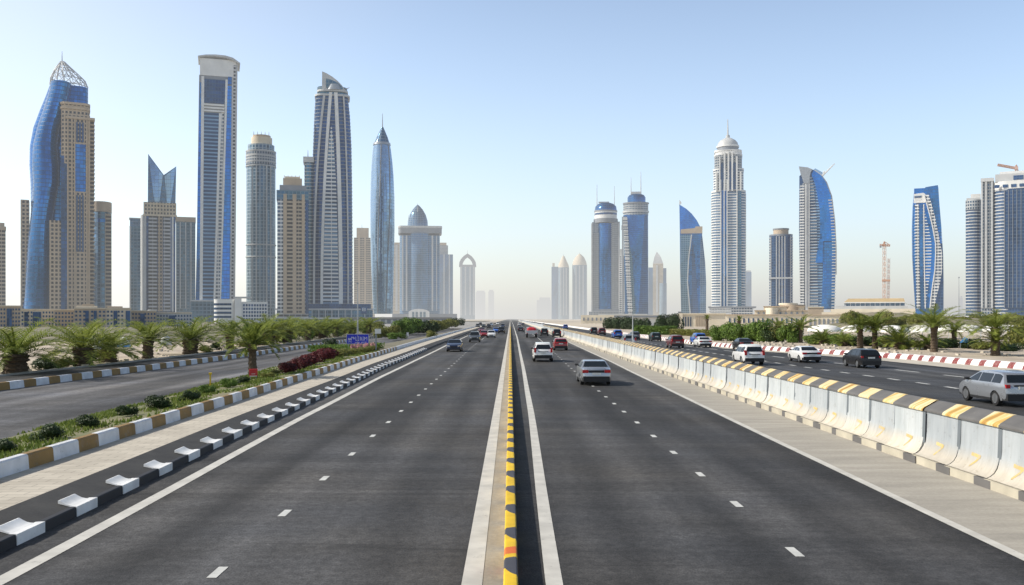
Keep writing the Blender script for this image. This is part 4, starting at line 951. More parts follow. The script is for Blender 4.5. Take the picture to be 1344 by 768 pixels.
def tower_beak():
    t = T('skyscraper', 'blue glass tower with a beaked top and a sweeping curved right side', 'skyscraper', 1073, 1300)
    out = [(1050, 406), (1095, 406), (1096.4, 360), (1096.4, 326), (1094.5, 290), (1090.5, 258), (1084, 240), (1077, 230), (1068, 223), (1062, 221), (1049, 230), (1048.6, 300)]
    t.plate('body', out, 0, 32, 'g_navy')
    t.plate('slatted_glass', [(1062, 406), (1079, 406), (1080, 330), (1077, 270), (1070, 236), (1063, 228)], -.7, .2, 'louvre')
    mb = MB(); 
    for py in range(234, 404, 4):
        xr = lerpt([(228, 1064.5), (250, 1068.5), (290, 1072), (345, 1072.5), (406, 1074)], py); mb.prism(t.rect(1062.2, xr, -1.8, .1), t.z(py), t.z(py)+1.05)
    t.part('balcony_slabs', mb, 'pale')
    t.plate('blue_sweep', [(1070, 345), (1080, 345), (1080, 317), (1096.2, 317), (1094.4, 290), (1090.4, 258), (1084, 240), (1077, 230), (1068, 223.5), (1065, 229), (1070, 242), (1076, 275), (1076.5, 310)], -2.2, .2, 'g_sat')
    t.plate('lower_blue', [(1078, 405), (1095, 405), (1096.2, 360), (1096, 318), (1081, 318), (1080, 360)], -1.4, .2, 'g_blue')
    t.plate('white_pier', [(1049.6, 400), (1055, 400), (1055.5, 240), (1050, 242)], -2, .2, 'w_white'); t.slabs('pier_slabs', lambda z: t.rect(1049.2, 1055.4, -2.8, .1), 246, 402, 'white', 4, 1.5, 1.0)
    t.plate('grey_pier', [(1056.5, 406), (1062.4, 406), (1062.8, 226), (1056, 232)], -2.4, .2, 'pale'); t.plate('dark_gap', [(1058.6, 404), (1060, 404), (1060.4, 232), (1058.6, 234)], -2.9, -2.3, 'grey')
    t.plate('beak', [(1055, 240), (1061, 240), (1064, 226), (1066.5, 222.4), (1060, 219.4), (1048.4, 217.6), (1050.5, 226)], -3, 14, 'steel')
    mb = MB()
    for a, b in zip(out[2:9], out[3:9]):
        mb.plate([(t.x(a[0]), t.z(a[1])), (t.x(a[0]+1.6), t.z(a[1])), (t.x(b[0]+1.6), t.z(b[1])), (t.x(b[0]), t.z(b[1]))], -1, 30)
    t.part('edge_fin', mb, 'pale')
    t.slabs('edge_slabs', lambda z: [(t.x(lerpt([(240, 1083.5), (258, 1090), (290, 1094), (326, 1095.9), (406, 1095)], VY-(z-H)/t.sc))-4, -2.6), (t.x(lerpt([(240, 1084.5), (258, 1091.4), (290, 1095.6), (326, 1097.4), (406, 1096.4)], VY-(z-H)/t.sc)), -2.6), (t.x(1094), 31), (t.x(1090), 31)] if VY-(z-H)/t.sc > 262 else t.rect(1079, 1083, 2, 20), 244, None, 'pale', 4.2, 1.4, 1.0)
    t.plate('sloped_glass', [(1066, 223), (1077, 231), (1081, 238), (1080, 226), (1070, 220)], 6, 20, 'g_pale')
    mb = MB(); mb.tube((t.x(1078.5), 6, t.z(231)), (t.x(1095.5), 6, t.z(215)), 1.5, 0, 5, .7); mb.tube((t.x(1079), 6, t.z(231)), (t.x(1082), 6, t.z(224)), 1.0, 0, 5); t.part('roof_arm', mb, 'white')
tower_beak()

def tower_twist():
    t = T('skyscraper', 'rounded blue tower wrapped by a white twisting band, standing apart', 'skyscraper', 1217.5, 1200)
    rows = [(407, 1202, 1238.4), (370, 1198.6, 1238.6), (335, 1196.8, 1238), (300, 1196.4, 1235.8), (270, 1197.4, 1233), (252, 1199, 1231.6)]
    mb = MB(); mb.loft([(0 if py == 407 else t.z(py), rrect(t.x(a), t.x(b), 0, 28, 9)) for py, a, b in rows], 0); t.part('glass_body', mb, 'g_sat', smooth=40)
    fx = [(t.z(p), a, b) for p, a, b in rows][::1]
    def at(py): return poly_lerp([(p, a, b) for p, a, b in rows[::-1]], py)
    band = [(256, 1213, 1219), (270, 1217, 1223), (285, 1221, 1227), (300, 1224.5, 1230), (320, 1228, 1234), (335, 1228, 1236.6), (355, 1227, 1236.5), (375, 1224, 1233), (390, 1222, 1229), (406, 1220.5, 1226)]
    mb = MB()
    for py in range(262, 405, 4):
        l = at(py)[0]; r = poly_lerp(band, py)[0]-5.5
        mb.prism(t.rect(l+3.6, max(l+5, r), -1.4, .1), t.z(py), t.z(py)+1.2)
    t.part('balcony_slabs', mb, 'white')
    for a, b, mt in ((1201, 1205.6, 'w_white'), (1206.4, 1211, 'g_blue'), (1211.8, 1213, 'white')): t.plate('vertical_strip', [(a+2, 405), (b+2, 405), (b+.6, 340), (b, 268), (a, 268), (a+.6, 340)], -2, .2, mt)
    mb = MB()
    for (pa, a0, b0), (pb, a1, b1) in zip(band, band[1:]): mb.plate([(t.x(a0), t.z(pa)), (t.x(b0), t.z(pa)), (t.x(b1), t.z(pb)), (t.x(a1), t.z(pb))], -3, .2)
    t.part('twisting_band', mb, 'w_white')
    mb = MB()
    for (pa, a0, b0), (pb, a1, b1) in zip(band, band[1:]): mb.plate([(t.x(a0-.8), t.z(pa)), (t.x(a0+.5), t.z(pa)), (t.x(a1+.5), t.z(pb)), (t.x(a1-.8), t.z(pb))], -3.8, .2)
    t.part('band_edge', mb, 'white')
    mb = MB()
    for (pa, a0, b0), (pb, a1, b1) in zip(band[4:], band[5:]):
        mb.plate([(t.x(b0), t.z(pa)), (t.x(at(pa)[1]-.3), t.z(pa)), (t.x(at(pb)[1]-.3), t.z(pb)), (t.x(b1), t.z(pb))], -1.2, 2)
    t.part('dark_side', mb, 'g_navy')
    t.plate('upper_blue', [(1214, 256), (1219.5, 256), (1227, 285), (1234.6, 318), (1235.6, 300), (1233, 270), (1231.4, 246), (1222, 246)], -1, .6, 'g_blue')
    t.box('crown', 1199.6, 1216, 246.4, 253, 2, 26, 'g_sat'); t.plate('crown_fin', [(1210, 256), (1231.6, 256), (1231, 243.6), (1214.6, 245.4)], 1, 20, 'g_blue')
    t.plate('crown_white', [(1199, 266), (1214, 266), (1217, 257), (1212, 253), (1199.4, 254)], -1.2, 1, 'white'); t.plate('crown_window', [(1200, 259), (1209, 259), (1209.6, 256.6), (1200, 257)], -1.7, -1.1, 'g_navy'); t.plate('crown_window', [(1199, 271), (1213, 271), (1213, 268), (1199, 268)], -1.7, -.6, 'g_navy')
tower_twist()

def tower_pair():
    t = T('skyscraper', 'dark tower with curved white floor bands left of the big tower at the right edge', 'skyscraper', 1278, 1150)
    P = lambda z: rrect(t.x(1267.4), t.x(1288), 0, 26, 8)
    mb = MB(); mb.prism(P(0), 0, t.z(275)); t.part('wall', mb, 'g_navy', smooth=40); mb = MB(); mb.slabs(P, 6, t.z(274), 4, 1.2, 0, 1.02); t.part('floor_slabs', mb, 'pale')
    mb = MB(); mb.prism(rrect(t.x(1267), t.x(1288), -1, 27, 8), t.z(275), t.z(262)); t.part('crown', mb, 'w_stone', smooth=40)
    t.box('penthouse', 1274, 1287, 254.4, 262.2, 3, 20, 'white'); t.box('roof_step', 1268.5, 1287, 259.6, 262.2, 1, 24, 'pale')
    t = T('skyscraper', 'big blue banded tower with white crown at the right edge of the view', 'skyscraper', 1330, 1100)
    t.box('frame_wall', 1287, 1303.5, 236, None, 2, 28, 'w_stone')
    for a in (1287, 1292.5, 1300.5): t.plate('frame_pier', [(a, 404), (a+2.2, 404), (a+2.2, 236), (a, 236)], -.5, 2.2, 'pale')
    t.box('frame_cap', 1286.6, 1304, 231.6, 236.2, -1, 29, 'pale')
    Q = lambda z: rrect(t.x(1302.5), t.x(1372), -6, 40, 16)
    mb = MB(); mb.prism(Q(0), 0, t.z(248)); t.part('wall', mb, 'g_navy', smooth=40)
    mb = MB(); mb.slabs(lambda z: rrect(t.x(1302.2), t.x(1340), -6.4, 36, 16), 6, t.z(249), 4, 1.25, 0, 1.005); t.part('floor_slabs', mb, 'pale')
    t.plate('blue_panel', [(1318, 404), (1346, 404), (1346, 250), (1318, 250)], -7.6, -6.1, 'g_deep')
    for k in range(6): a = 1318+k*5.4; t.plate('mullion', [(a, 404), (a+.7, 404), (a+.7, 250), (a, 250)], -8.2, -7.5, 'grey')
    mb = MB(); mb.prism(rrect(t.x(1302), t.x(1372), -6.6, 40, 16), t.z(248.2), t.z(238)); t.part('crown', mb, 'white', smooth=40)
    for a in (1304, 1315, 1326, 1337): t.plate('crown_window', [(a+1, 246.5), (a+8, 246.5), (a+8, 242.5), (a+1, 242.5)], -7.1, -6.4, 'g_navy')
    t.box('upper_crown', 1306, 1372, 228, 238.2, -3, 34, 'pale'); t.box('upper_crown', 1312, 1350, 224.6, 228.2, 0, 24, 'white'); t.plate('crown_window', [(1330, 236.5), (1343, 236.5), (1343, 231), (1330, 231)], -3.5, -2.9, 'g_navy')
tower_pair()
M['crane'] = plain('crane_paint', (.52, .30, .20), .6, .1, .1, .2)
M['crane_pink'] = plain('crane_faded_paint', (.50, .34, .28), .6, .1, .1, .2)
def lattice(mb, p, q, w, n, r):
    p, q = Vector(p), Vector(q); d = (q-p).normalized(); u = d.orthogonal().normalized(); v = d.cross(u)
    C = [u*w+v*w, u*w-v*w, -u*w-v*w, -u*w+v*w]
    for c in C: mb.tube(p+c, q+c, r, 0, 4)
    for k in range(n):
        a = p+(q-p)*k/n; b = p+(q-p)*(k+1)/n
        for i in range(4): mb.tube(a+C[i], b+C[(i+1) % 4], r*.7, 0, 3)
def cranes():
    t = T('tower_crane', 'orange tower crane with two masts standing on open ground', 'crane', 1162, 1000)
    mb = MB(); lattice(mb, (t.x(1160.6), 0, 0), (t.x(1160.8), 0, t.z(321)), 1.15, 14, .2); t.part('mast', mb, 'crane')
    mb = MB(); lattice(mb, (t.x(1165.6), 2, 0), (t.x(1166.6), 2, t.z(339)), .8, 12, .16); t.part('rear_mast', mb, 'crane_pink')
    mb = MB(); lattice(mb, (t.x(1154.4), 0, t.z(321.5)), (t.x(1168.4), 0, t.z(322.5)), .7, 6, .24); t.part('jib', mb, 'crane')
    mb = MB(); mb.tube((t.x(1159), 0, t.z(322)), (t.x(1160.6), 0, t.z(317)), .6); mb.tube((t.x(1162), 0, t.z(322)), (t.x(1160.6), 0, t.z(317)), .6); mb.tube((t.x(1160.6), 0, t.z(317)), (t.x(1167.6), 0, t.z(321.5)), .35); t.part('apex', mb, 'crane')
    t.box('counterweight', 1154.6, 1157, 322.4, 325, -1.4, 1.4, 'grey'); t.box('platform', 1157.6, 1168.4, 367, 369.5, -3, 4, 'crane')
    t = T('tower_crane', 'orange crane boom sitting on the roof of the big tower at the right edge', 'crane', 1325, 1110)
    zb = t.z(225.4); mb = MB(); lattice(mb, (t.x(1309), 12, t.z(213.4)), (t.x(1335), 12, t.z(220)), .9, 12, .45); t.part('jib', mb, 'crane')
    mb = MB(); mb.tube((t.x(1333), 12, zb), (t.x(1333.5), 12, t.z(216)), 1.0); mb.tube((t.x(1336.6), 12, zb), (t.x(1334), 12, t.z(215)), .8); t.part('mast', mb, 'crane'); t.box('cab', 1331.6, 1336.5, 217.5, 221.5, 10, 14, 'crane_pink')
cranes()
t = T('distant_tower', 'tiny pale tower between the twisting tower and the right edge towers', 'skyscraper', 1261.5, 7000)
t.box('wall', 1259.6, 1263.6, 391, None, 0, 20, 'far'); t.box('roof', 1260.4, 1263, 388.6, 391.2, 2, 15, 'far')
t = T('mast_pole', 'thin tall grey pole left of the right edge towers', 'pole', 1258.6, 700); t.mast('pole', 1258.6, 418, 365, .35, 'steel', 0); t.box('head', 1257.8, 1259.6, 363.6, 365.2, -.5, .5, 'grey')

# ------------------------------------------------------------------ low buildings
def flats(lab, a, b, top, Y, mat, rows, cols, rowtop, step, blue=(), d=18, para=True, seed=0):
    rnd = random.Random(seed); t = T('apartment_block', lab, 'apartment block', (a+b)/2, Y)
    t.box('wall', a, b, top, None, 0, d, mat)
    if para: t.box('parapet', a-.4, b+.4, top-1.0, top+.4, -.5, d+.5, 'tan_light')
    w = (b-a)/cols; me = None
    for r in range(rows):
        for c in range(cols):
            px = a+w*(c+.5); py = rowtop+r*step
            if any(q0 <= px <= q1 for q0, q1 in blue): continue
            ww = w*.27
            mb = MB(); mb.box(t.x(px-ww), t.x(px+ww), -.12, .3, t.z(py+1.5), t.z(py-1.1)); o = t.part('window', mb, 'g_navy')
    for q0, q1 in blue: t.plate('glass_bay', [(q0, 434), (q1, 434), (q1, top+3), (q0, top+3)], -.5, .3, 'g_navy')
    return t
flats('tan flats at the left edge with one tall dark glass bay', -4, 27, 402, 400, 'tan', 5, 8, 406, 5.2, ((9, 15.5),), seed=1)
flats('pinkish tan flats with two dark glass bays, second block from the left edge', 27.5, 71, 406.5, 405, 'tan_light', 5, 11, 410, 5, ((32, 37), (43, 54)), seed=2)
t = flats('low brown flats with a row of small square windows below the wave tower', 71.5, 97, 407, 395, 'tan', 5, 6, 411, 5, (), seed=3)
t = flats('largest tan flats with a stepped roof and four window rows below the wave tower', 97.5, 139, 405, 385, 'tan', 5, 8, 409, 5.2, ((112, 116.5), (123, 127)), seed=4)
t.box('roof_storey', 100, 128, 401.5, 405, 3, 15, 'tan_light'); t.box('roof_storey', 108, 124, 399, 401.6, 4, 13, 'tan')
t = flats('tan flats with a tall glass bay, right of the largest low tan flats', 139.5, 172, 405, 390, 'tan_light', 5, 7, 409, 5.2, ((149, 154), (165, 171)), seed=5)
t.box('roof_storey', 141, 161, 402, 405, 3, 14, 'tan')
t = flats('pale rooftop clutter flats below the shard topped tower', 172.5, 205, 408.5, 410, 'tan', 4, 8, 412, 5, ((184, 190),), seed=6)
t.cyl('roof_tank', 204-10, 198, 406.5, 408.4, 'white', cy=6, n=14)
flats('greyish low flats at the right end of the low tan row', 205.5, 252, 411, 430, 'pale', 3, 12, 414.5, 4.6, ((222, 230),), seed=7)

def right_low():
    t = T('civic_building', 'sandy cream block with tall slots beside the dark sail tower', 'building', 918, 420)
    t.box('wall', 891, 952, 412.5, None, 0, 22, 'cream'); t.box('parapet', 890.5, 952.5, 411.2, 412.8, -.6, 22.5, 'cream')
    for k in range(4): t.plate('window', [(896+k*3.3, 430), (897.3+k*3.3, 430), (897.3+k*3.3, 416), (896+k*3.3, 416)], -.2, .3, 'g_navy')
    for k in range(6): t.plate('slot', [(913+k*2.2, 431), (914.2+k*2.2, 431), (914.2+k*2.2, 415), (913+k*2.2, 415)], -.2, .3, 'tan')
    t.box('corner_tower', 888.8, 896, 411.6, None, -1, 8, 'cream')
    t = T('civic_building', 'large sandy complex in tiers with a low round drum, behind the right palms', 'building', 1020, 480)
    t.box('wall', 950, 1062, 413, None, 0, 34, 'cream'); t.box('tier', 990, 1061, 407.5, 413.2, 4, 32, 'cream'); t.box('tier', 1002, 1056, 402, 407.7, 8, 30, 'cream')
    t.cyl('round_drum', 1023, 1058, 399.6, 407, 'tan', 9, cy=16); t.cyl('drum_roof', 1022, 1048, 397.6, 399.8, 'cream', 8, cy=16); t.cyl('apse', 1004, 1022, 404, 413, 'cream', 6, cy=6)
    for k in range(17):
        px = 956+k*6.3; t.plate('window', [(px, 424), (px+2, 424), (px+2, 418.6), (px+1, 417.4), (px, 418.6)], -.3, .3, 'g_navy')
    for k in range(9): px = 994+k*7.3; t.plate('window', [(px, 412.4), (px+2.3, 412.4), (px+2.3, 409.4), (px, 409.4)], 3.6, 4.3, 'grey')
    for py, a, b, y in ((413, 949.5, 1062.5, -.7), (407.5, 989.5, 1061.5, 3.3), (402, 1001.5, 1056.5, 7.3)): t.box('cornice', a, b, py-.5, py+.6, y, y+6, 'tan')
    t = T('civic_building', 'plain brown box building right of the sandy complex', 'building', 1071, 520)
    t.box('wall', 1060.5, 1081, 403.5, None, 0, 20, 'tan'); t.box('parapet', 1060, 1081.5, 402.6, 403.8, -.4, 20.4, 'cream')
    t = T('arcade_building', 'cream arcade with a row of arched openings right of the brown box building', 'building', 1095, 430)
    t.box('wall', 1058, 1134, 413.5, None, 0, 16, 'cream'); t.box('upper_wall', 1078, 1112, 409.6, 413.7, 4, 14, 'cream'); t.box('cornice', 1057.5, 1134.5, 412.8, 414.2, -.5, 4, 'tan')
    for k in range(12):
        px = 1062+k*5.9; t.plate('arch_opening', [(px, 428), (px+2.8, 428), (px+2.8, 420), (px+2.1, 418.4), (px+.7, 418.4), (px, 420)], -.25, .3, 'grey')
    t = T('hall_building', 'long low hall with an ochre roof under the orange crane', 'building', 1142, 800)
    t.box('wall', 1097, 1191, 401.5, None, 0, 40, 'pale'); t.box('window_band', 1108, 1187, 397.6, 401.7, 3, 36, 'g_grey'); t.box('eaves', 1106, 1188, 396.4, 397.8, 1, 38, 'white')
    mb = MB(); mb.loft([(t.z(396.6), t.rect(1107, 1187.5, 1.5, 38)), (t.z(391.6), t.rect(1113, 1186, 8, 34))], 0); t.part('roof', mb, 'ochre')
    for k in range(12): px = 1109+k*6.5; t.plate('pier', [(px, 401.5), (px+1.1, 401.5), (px+1.1, 397.6), (px, 397.6)], 2.3, 3.2, 'pale')
    t.box('base_wing', 1090, 1200, 405.5, None, -6, 10, 'cream')
    t = T('long_building', 'long beige wall building below the blue capped tower at the road bend', 'building', 825, 700)
    t.box('wall', 762, 890, 413.6, None, 0, 20, 'cream'); t.box('roof', 785, 850, 412, 413.8, 3, 16, 'pale')
    for k in range(22): px = 765+k*5.6; t.plate('window', [(px, 421), (px+2, 421), (px+2, 417), (px, 417)], -.5, .3, 'grey')
    t = T('long_building', 'pale low shed with a flat grey roof left of the cream block', 'building', 850, 520)
    t.box('wall', 808, 886, 417, None, 0, 14, 'white'); t.box('roof', 806, 888, 414, 416.9, -2, 16, 'grey')
    t = T('long_building', 'long grey flat roofed building below the bullet tower', 'building', 520, 620)
    t.box('wall', 446, 592, 418.3, None, 0, 20, 'grey'); t.box('roof', 444, 594, 416.4, 418.2, -2, 22, 'concrete_plain')
    for k in range(18): px = 449+k*8; t.plate('bay', [(px, 424), (px+3, 424), (px+3, 419.6), (px, 419.6)], -.5, .3, 'pale')
    t = T('long_building', 'low blue grey building with a pale roof edge below the ribbed tower', 'building', 400, 560)
    t.box('wall', 352, 446, 419, None, 0, 20, 'g_teal'); t.box('roof', 350, 447, 416.8, 419.1, -2, 22, 'pale')
    for k in range(10): px = 355+k*9; t.plate('pier', [(px, 428), (px+1.5, 428), (px+1.5, 419), (px, 419)], -.6, .2, 'pale')
M['ochre'] = plain('ochre_roof', (.46, .34, .18), .85, 0, .1, .1)
right_low()
# white fabric canopies beyond the right hand palms
M['canopy'] = plain('white_canopy_fabric', (.80, .78, .72), .8, 0, .06, .6)
for k, (a, b, top, base, Y, lab) in enumerate(((1058, 1106, 426.5, 440, 165, 'white canopy roof left of the twin palms'), (1100, 1150, 426.8, 440, 168, 'white canopy roof behind the twin palms'), (1148, 1196, 427.4, 441, 162, 'white canopy roof right of the twin palms'), (1190, 1232, 427, 441, 166, 'white canopy roof behind the tall single palm'), (1228, 1262, 426, 439, 160, 'white canopy roof right of the tall single palm'), (1252, 1290, 426.6, 440, 156, 'white domed canopy beside the biggest right palm'), (1284, 1350, 426.6, 440, 168, 'white canopy roof reaching the right edge'))):
    t = T('shade_canopy', lab, 'canopy', (a+b)/2, Y); mb = MB(); n = 12; ry = 5
    zb, zt = t.z(base-4.5), t.z(top); e = lambda f: ell(0, 6, (t.x(b)-t.x(a))/2*f, ry*f, 24)
    mb.loft([(zb, e(1.0)), (zb+(zt-zb)*.45, e(.92)), (zb+(zt-zb)*.8, e(.66)), (zt, e(.22))], 0); t.part('fabric', mb, 'canopy', smooth=60)
    for px in (a+3, (a+b)/2, b-3): t.box('post', px-.5, px+.5, base-4.4, None, 2 if px != (a+b)/2 else 1.3, 2.5 if px != (a+b)/2 else 1.8, 'pale')
t = T('boundary_wall', 'white block wall at the right edge behind the biggest palm', 'wall', 1345, 130); t.box('panel', 1334, 1372, 447, None, 0, .4, 'white'); t.box('coping', 1333.4, 1372.6, 446, 447.2, -.06, .46, 'pale')
t = T('boundary_wall', 'low cream garden wall behind the right bushes', 'wall', 1020, 175); t.box('panel', 975, 1062, 440, None, 0, .5, 'tan_light'); t.box('coping', 974.6, 1062.4, 439.4, 440.1, -.08, .58, 'pale')
# brown scrubby rise in front of the hall
def mound(name, a, b, top, Y, d, mat):
    mb = MB(); nx, ny = 40, 10; sc = Y/F; x0, x1 = (a-VX)*sc, (b-VX)*sc; zt = H+(VY-top)*sc; rnd = random.Random(a)
    hh = [[0]*(ny+1) for _ in range(nx+1)]
    for i in range(nx+1):
        for j in range(ny+1):
            e = math.sin(PI*i/nx)**.5*math.sin(PI*j/ny)**.8; hh[i][j] = zt*e*(.8+.2*math.sin(i*.9+j)+.1*rnd.random())
    for i in range(nx):
        for j in range(ny):
            P = [(i, j), (i+1, j), (i+1, j+1), (i, j+1)]; mb.face([(x0+(x1-x0)*p/nx, Y+d*q/ny, hh[p][q]) for p, q in P])
    return tag(mb.build(name, [mat], smooth=60), kind='structure')
mound('hill', 1100, 1420, 408, 460, 260, M['scrub']); mound('hill', 1180, 1500, 417, 300, 120, M['scrub'])
tag(sheet('concrete_apron', lambda y: -14-y*.17, lambda y: -16, .36, M['concrete_plain'], [y for y in YS if 330 < y < 1200]), kind='structure')

# ------------------------------------------------------------------ vegetation
def leafmat(name, a, b, trans=.25):
    m, nt, bs = base_mat(name)
    geo = nd(nt, 'ShaderNodeNewGeometry'); oi = nd(nt, 'ShaderNodeObjectInfo')
    r = ramp(nt, mth(nt, 'ADD', mth(nt, 'MULTIPLY', geo.outputs['Random Per Island'], .75), mth(nt, 'MULTIPLY', oi.outputs['Random'], .25)), .1, .9, a, b)
    nt.links.new(r, bs.inputs['Base Color']); bs.inputs['Roughness'].default_value = .55; bs.inputs['Specular IOR Level'].default_value = .25
    tr = nd(nt, 'ShaderNodeBsdfTranslucent'); nt.links.new(r, tr.inputs[0])
    mx = nd(nt, 'ShaderNodeMixShader'); mx.inputs[0].default_value = trans
    out = nt.nodes['Material Output']; hz = [n for n in nt.nodes if n.type == 'GROUP'][0]
    nt.links.new(bs.outputs[0], mx.inputs[1]); nt.links.new(tr.outputs[0], mx.inputs[2]); nt.links.new(mx.outputs[0], hz.inputs[0])
    return m
M['frond'] = leafmat('palm_frond', (.09, .13, .025), (.31, .35, .075), .42)
M['leaf'] = leafmat('bush_leaf', (.055, .11, .016), (.17, .26, .045), .3)
M['leaf_dark'] = leafmat('dark_bush_leaf', (.015, .034, .010), (.042, .072, .02), .2)
M['leaf_olive'] = leafmat('olive_leaf', (.10, .115, .028), (.26, .26, .065), .3)
M['leaf_red'] = leafmat('red_leaf', (.035, .008, .010), (.15, .02, .022), .15)
M['flower_pink'] = leafmat('pink_flower', (.45, .18, .22), (.66, .42, .42), .2)
M['grass'] = leafmat('grass_blade', (.075, .12, .018), (.20, .24, .05), .3)
M['trunk'] = plain('palm_trunk', (.095, .068, .045), .95, 0, .4, 9)
M['bark'] = plain('bark', (.12, .09, .065), .95, 0, .3, 5)

def palm_parts(h, r, seed, nf=46, skirt=.2, upright=.0, tw=.26, emax=70):
    rnd = random.Random(seed); mb = MB()
    for i in range(nf):
        u = (i+.5)/nf; az = i*2.39996+rnd.uniform(-.2, .2)
        el0 = R(emax-(emax-2)*u**.9+rnd.uniform(-8, 8))+upright*.3; ln = r*(1.0+.22*rnd.random())*(.86+.3*math.sin(PI*min(1, u+.15)))
        p = Vector((math.cos(az)*.1, math.sin(az)*.1, h+.12*(1-u)-.25*u)); el = el0; n = 9; st = ln/n; prevs = []
        for k in range(n+1):
            d = Vector((math.cos(az)*math.cos(el), math.sin(az)*math.cos(el), math.sin(el)))
            prevs.append((p.copy(), d.copy())); p = p+d*st; el -= R(4.2+8.0*(k/n)+rnd.uniform(-2, 2))*(1.0-upright*.5)
        for k in range(n):                                     # stalk
            a, b = prevs[k][0], prevs[k+1][0]; s = prevs[k][1].cross(Vector((0, 0, 1))).normalized(); w = .045*(1-k/n)+.012
            mb.face([a-s*w, a+s*w, b+s*w, b-s*w], 0)
        m = 24
        for k in range(2, m):
            f = k/m*(n-.001); q = int(f); f -= q
            a = prevs[q][0].lerp(prevs[q+1][0], f); d = prevs[q][1]; s = d.cross(Vector((0, 0, 1))).normalized(); up = s.cross(d)
            L_ = r*.21*math.sin(PI*min(1, .12+.86*k/m))**.6*rnd.uniform(.8, 1.1)+.04
            for sg in (-1, 1):
                tip = a+(s*sg*.66+d*.78+up*rnd.uniform(.1, .40)).normalized()*L_-Vector((0, 0, .25*L_*rnd.random()))
                w = d*(.042+.018*rnd.random()); mb.face([a-w, a+w, tip+w*.25, tip-w*.25], 0)
    crown = mb.mesh('crown', [M['frond']], recalc=False)
    tb = MB(); n = 10; lev = int(h/.16)+2; lean = rnd.uniform(-.04, .04); secs = []
    for k in range(lev+1):
        z = h*k/lev; rr = tw*(1.12-.25*k/lev)*(1+(.10 if k % 2 else -.04)); 
        if k > lev-4: rr *= 1.25
        secs.append((z, [(lean*z+rr*math.cos(2*PI*(i+.5*(k % 2))/n)*rnd.uniform(.94, 1.06), rr*math.sin(2*PI*(i+.5*(k % 2))/n)*rnd.uniform(.94, 1.06)) for i in range(n)]))
    tb.loft(secs, 0); trunk = tb.mesh('trunk', [M['trunk']])
    return crown, trunk
PALMS = {}
def palm(key, X, Y, label, group=None, z=.28, rz=0.0, s=1.0, wide=1.0):
    h, r, seed, kw = PALM_KINDS[key]
    if key not in PALMS: PALMS[key] = palm_parts(h, r, seed, **kw)
    root = empty('date_palm', (X, Y, z), rz, label, 'palm tree', group); root.scale = (s*wide, s*wide, s)
    for nm, me in zip(('crown', 'trunk'), PALMS[key]):
        o = bpy.data.objects.new(nm, me); COL.objects.link(o); o.parent = root
    return root
PALM_KINDS = {'squat': (1.35, 2.7, 1, dict(emax=68, nf=50, tw=.50)), 'squat2': (1.4, 2.75, 2, dict(emax=68, nf=46, tw=.44)), 'mid': (1.9, 2.3, 3, dict(nf=44, tw=.33)), 'planter': (1.95, 1.85, 4, dict(nf=44, tw=.24)),
              'tall': (2.6, 2.35, 5, dict(emax=62, nf=38, tw=.28)), 'tall2': (2.75, 2.45, 6, dict(emax=64, nf=36, tw=.26, upright=.25)), 'pruned': (3.6, .95, 7, dict(nf=20, tw=.32, upright=.9)), 'low': (.7, 2.0, 8, dict(nf=40, tw=.4)), 'skirt': (2.0, 2.4, 9, dict(nf=44, tw=.42))}
def vx(px, Y): return (px-VX)*Y/F
GP = 'date palms along the left service road'
PL = [('squat', 20, 60.5, 'dark squat date palm nearest the left edge', 1.0), ('squat2', 109, 70.5, 'wide squat date palm second from the left edge, trunk like a stump', 1.06), ('squat', 143, 77, 'smaller date palm half hidden behind the second palm from the left edge', .86), ('mid', 194, 84.5, 'date palm with a slim dark trunk between the low tan flats and the road', .97),
      ('squat2', 250, 95, 'broad date palm with yellowish hanging fronds left of the white office block', 1.12), ('mid', 302, 108, 'date palm below the white office block, half hidden by the planter palm', .98), ('squat', 352, 128, 'date palm just right of the planter palm', 1.2), ('squat2', 377, 141, 'date palm with a thick dark stump below the tan pier tower', 1.14),
      ('mid', 404, 152, 'date palm below the ribbed tower, third right of the planter palm', 1.0), ('squat', 424, 166, 'date palm below the ribbed tower, fourth right of the planter palm', 1.12), ('mid', 441, 182, 'bushy date palm left of the blue road sign', 1.05), ('squat2', 462, 196, 'date palm right behind the blue road sign', 1.1), ('mid', 484, 214, 'date palm just right of the blue road sign', 1.1)]
for k, (key, px, Y, lab, s) in enumerate(PL): palm(key, vx(px, Y), Y, lab, GP, .28, k*1.3, s, 1.42)
palm('planter', vx(331.5, 57), 57, 'date palm standing in the planted island behind a small red box', None, .5, .4, 1.0)
PR = [('pruned', 928, 205, 'pruned palm with a small brush head at the end of the clipped hedge', 1.0), ('pruned', 970, 168, 'bare dark pruned palm among the right bushes', .92), ('tall', 1021, 150, 'palm with a round green head above the bushes right of the bare pruned palm', .9), ('tall2', 1051, 139, 'slim palm in front of the cream arcade', .88), ('low', 988, 160, 'low spiky palm below the bare pruned palm', .9),
      ('tall', 1129, 113, 'left palm of the twin pair behind the black car', 1.0), ('tall2', 1148.5, 112, 'right palm of the twin pair behind the black car', .98), ('low', 1180, 110, 'trunkless bushy palm right of the twin pair', 1.25), ('tall2', 1226, 101, 'tall single palm with a V shaped crown under the twisting tower', 1.08), ('low', 1218, 108, 'low spreading palm at the foot of the tall single palm', .9), ('tall', 1253, 117, 'slim palm right of the tall single palm', .86),
      ('tall', 1306, 91, 'biggest right hand palm with an upper fountain of fronds', 1.08), ('skirt', 1307, 90.6, 'wide lower palm crown hugging the biggest right hand palm', .72), ('low', 1080, 128, 'low spiky palm between the white canopy and the red kerb', .95), ('low', 1108, 122, 'low palm left of the twin pair', .8)]
for k, (key, px, Y, lab, s) in enumerate(PR): palm(key, vx(px, Y), Y, lab, 'date palms beyond the right road', .28, k*2.1, s, 1.0 if key == 'pruned' else 1.25)

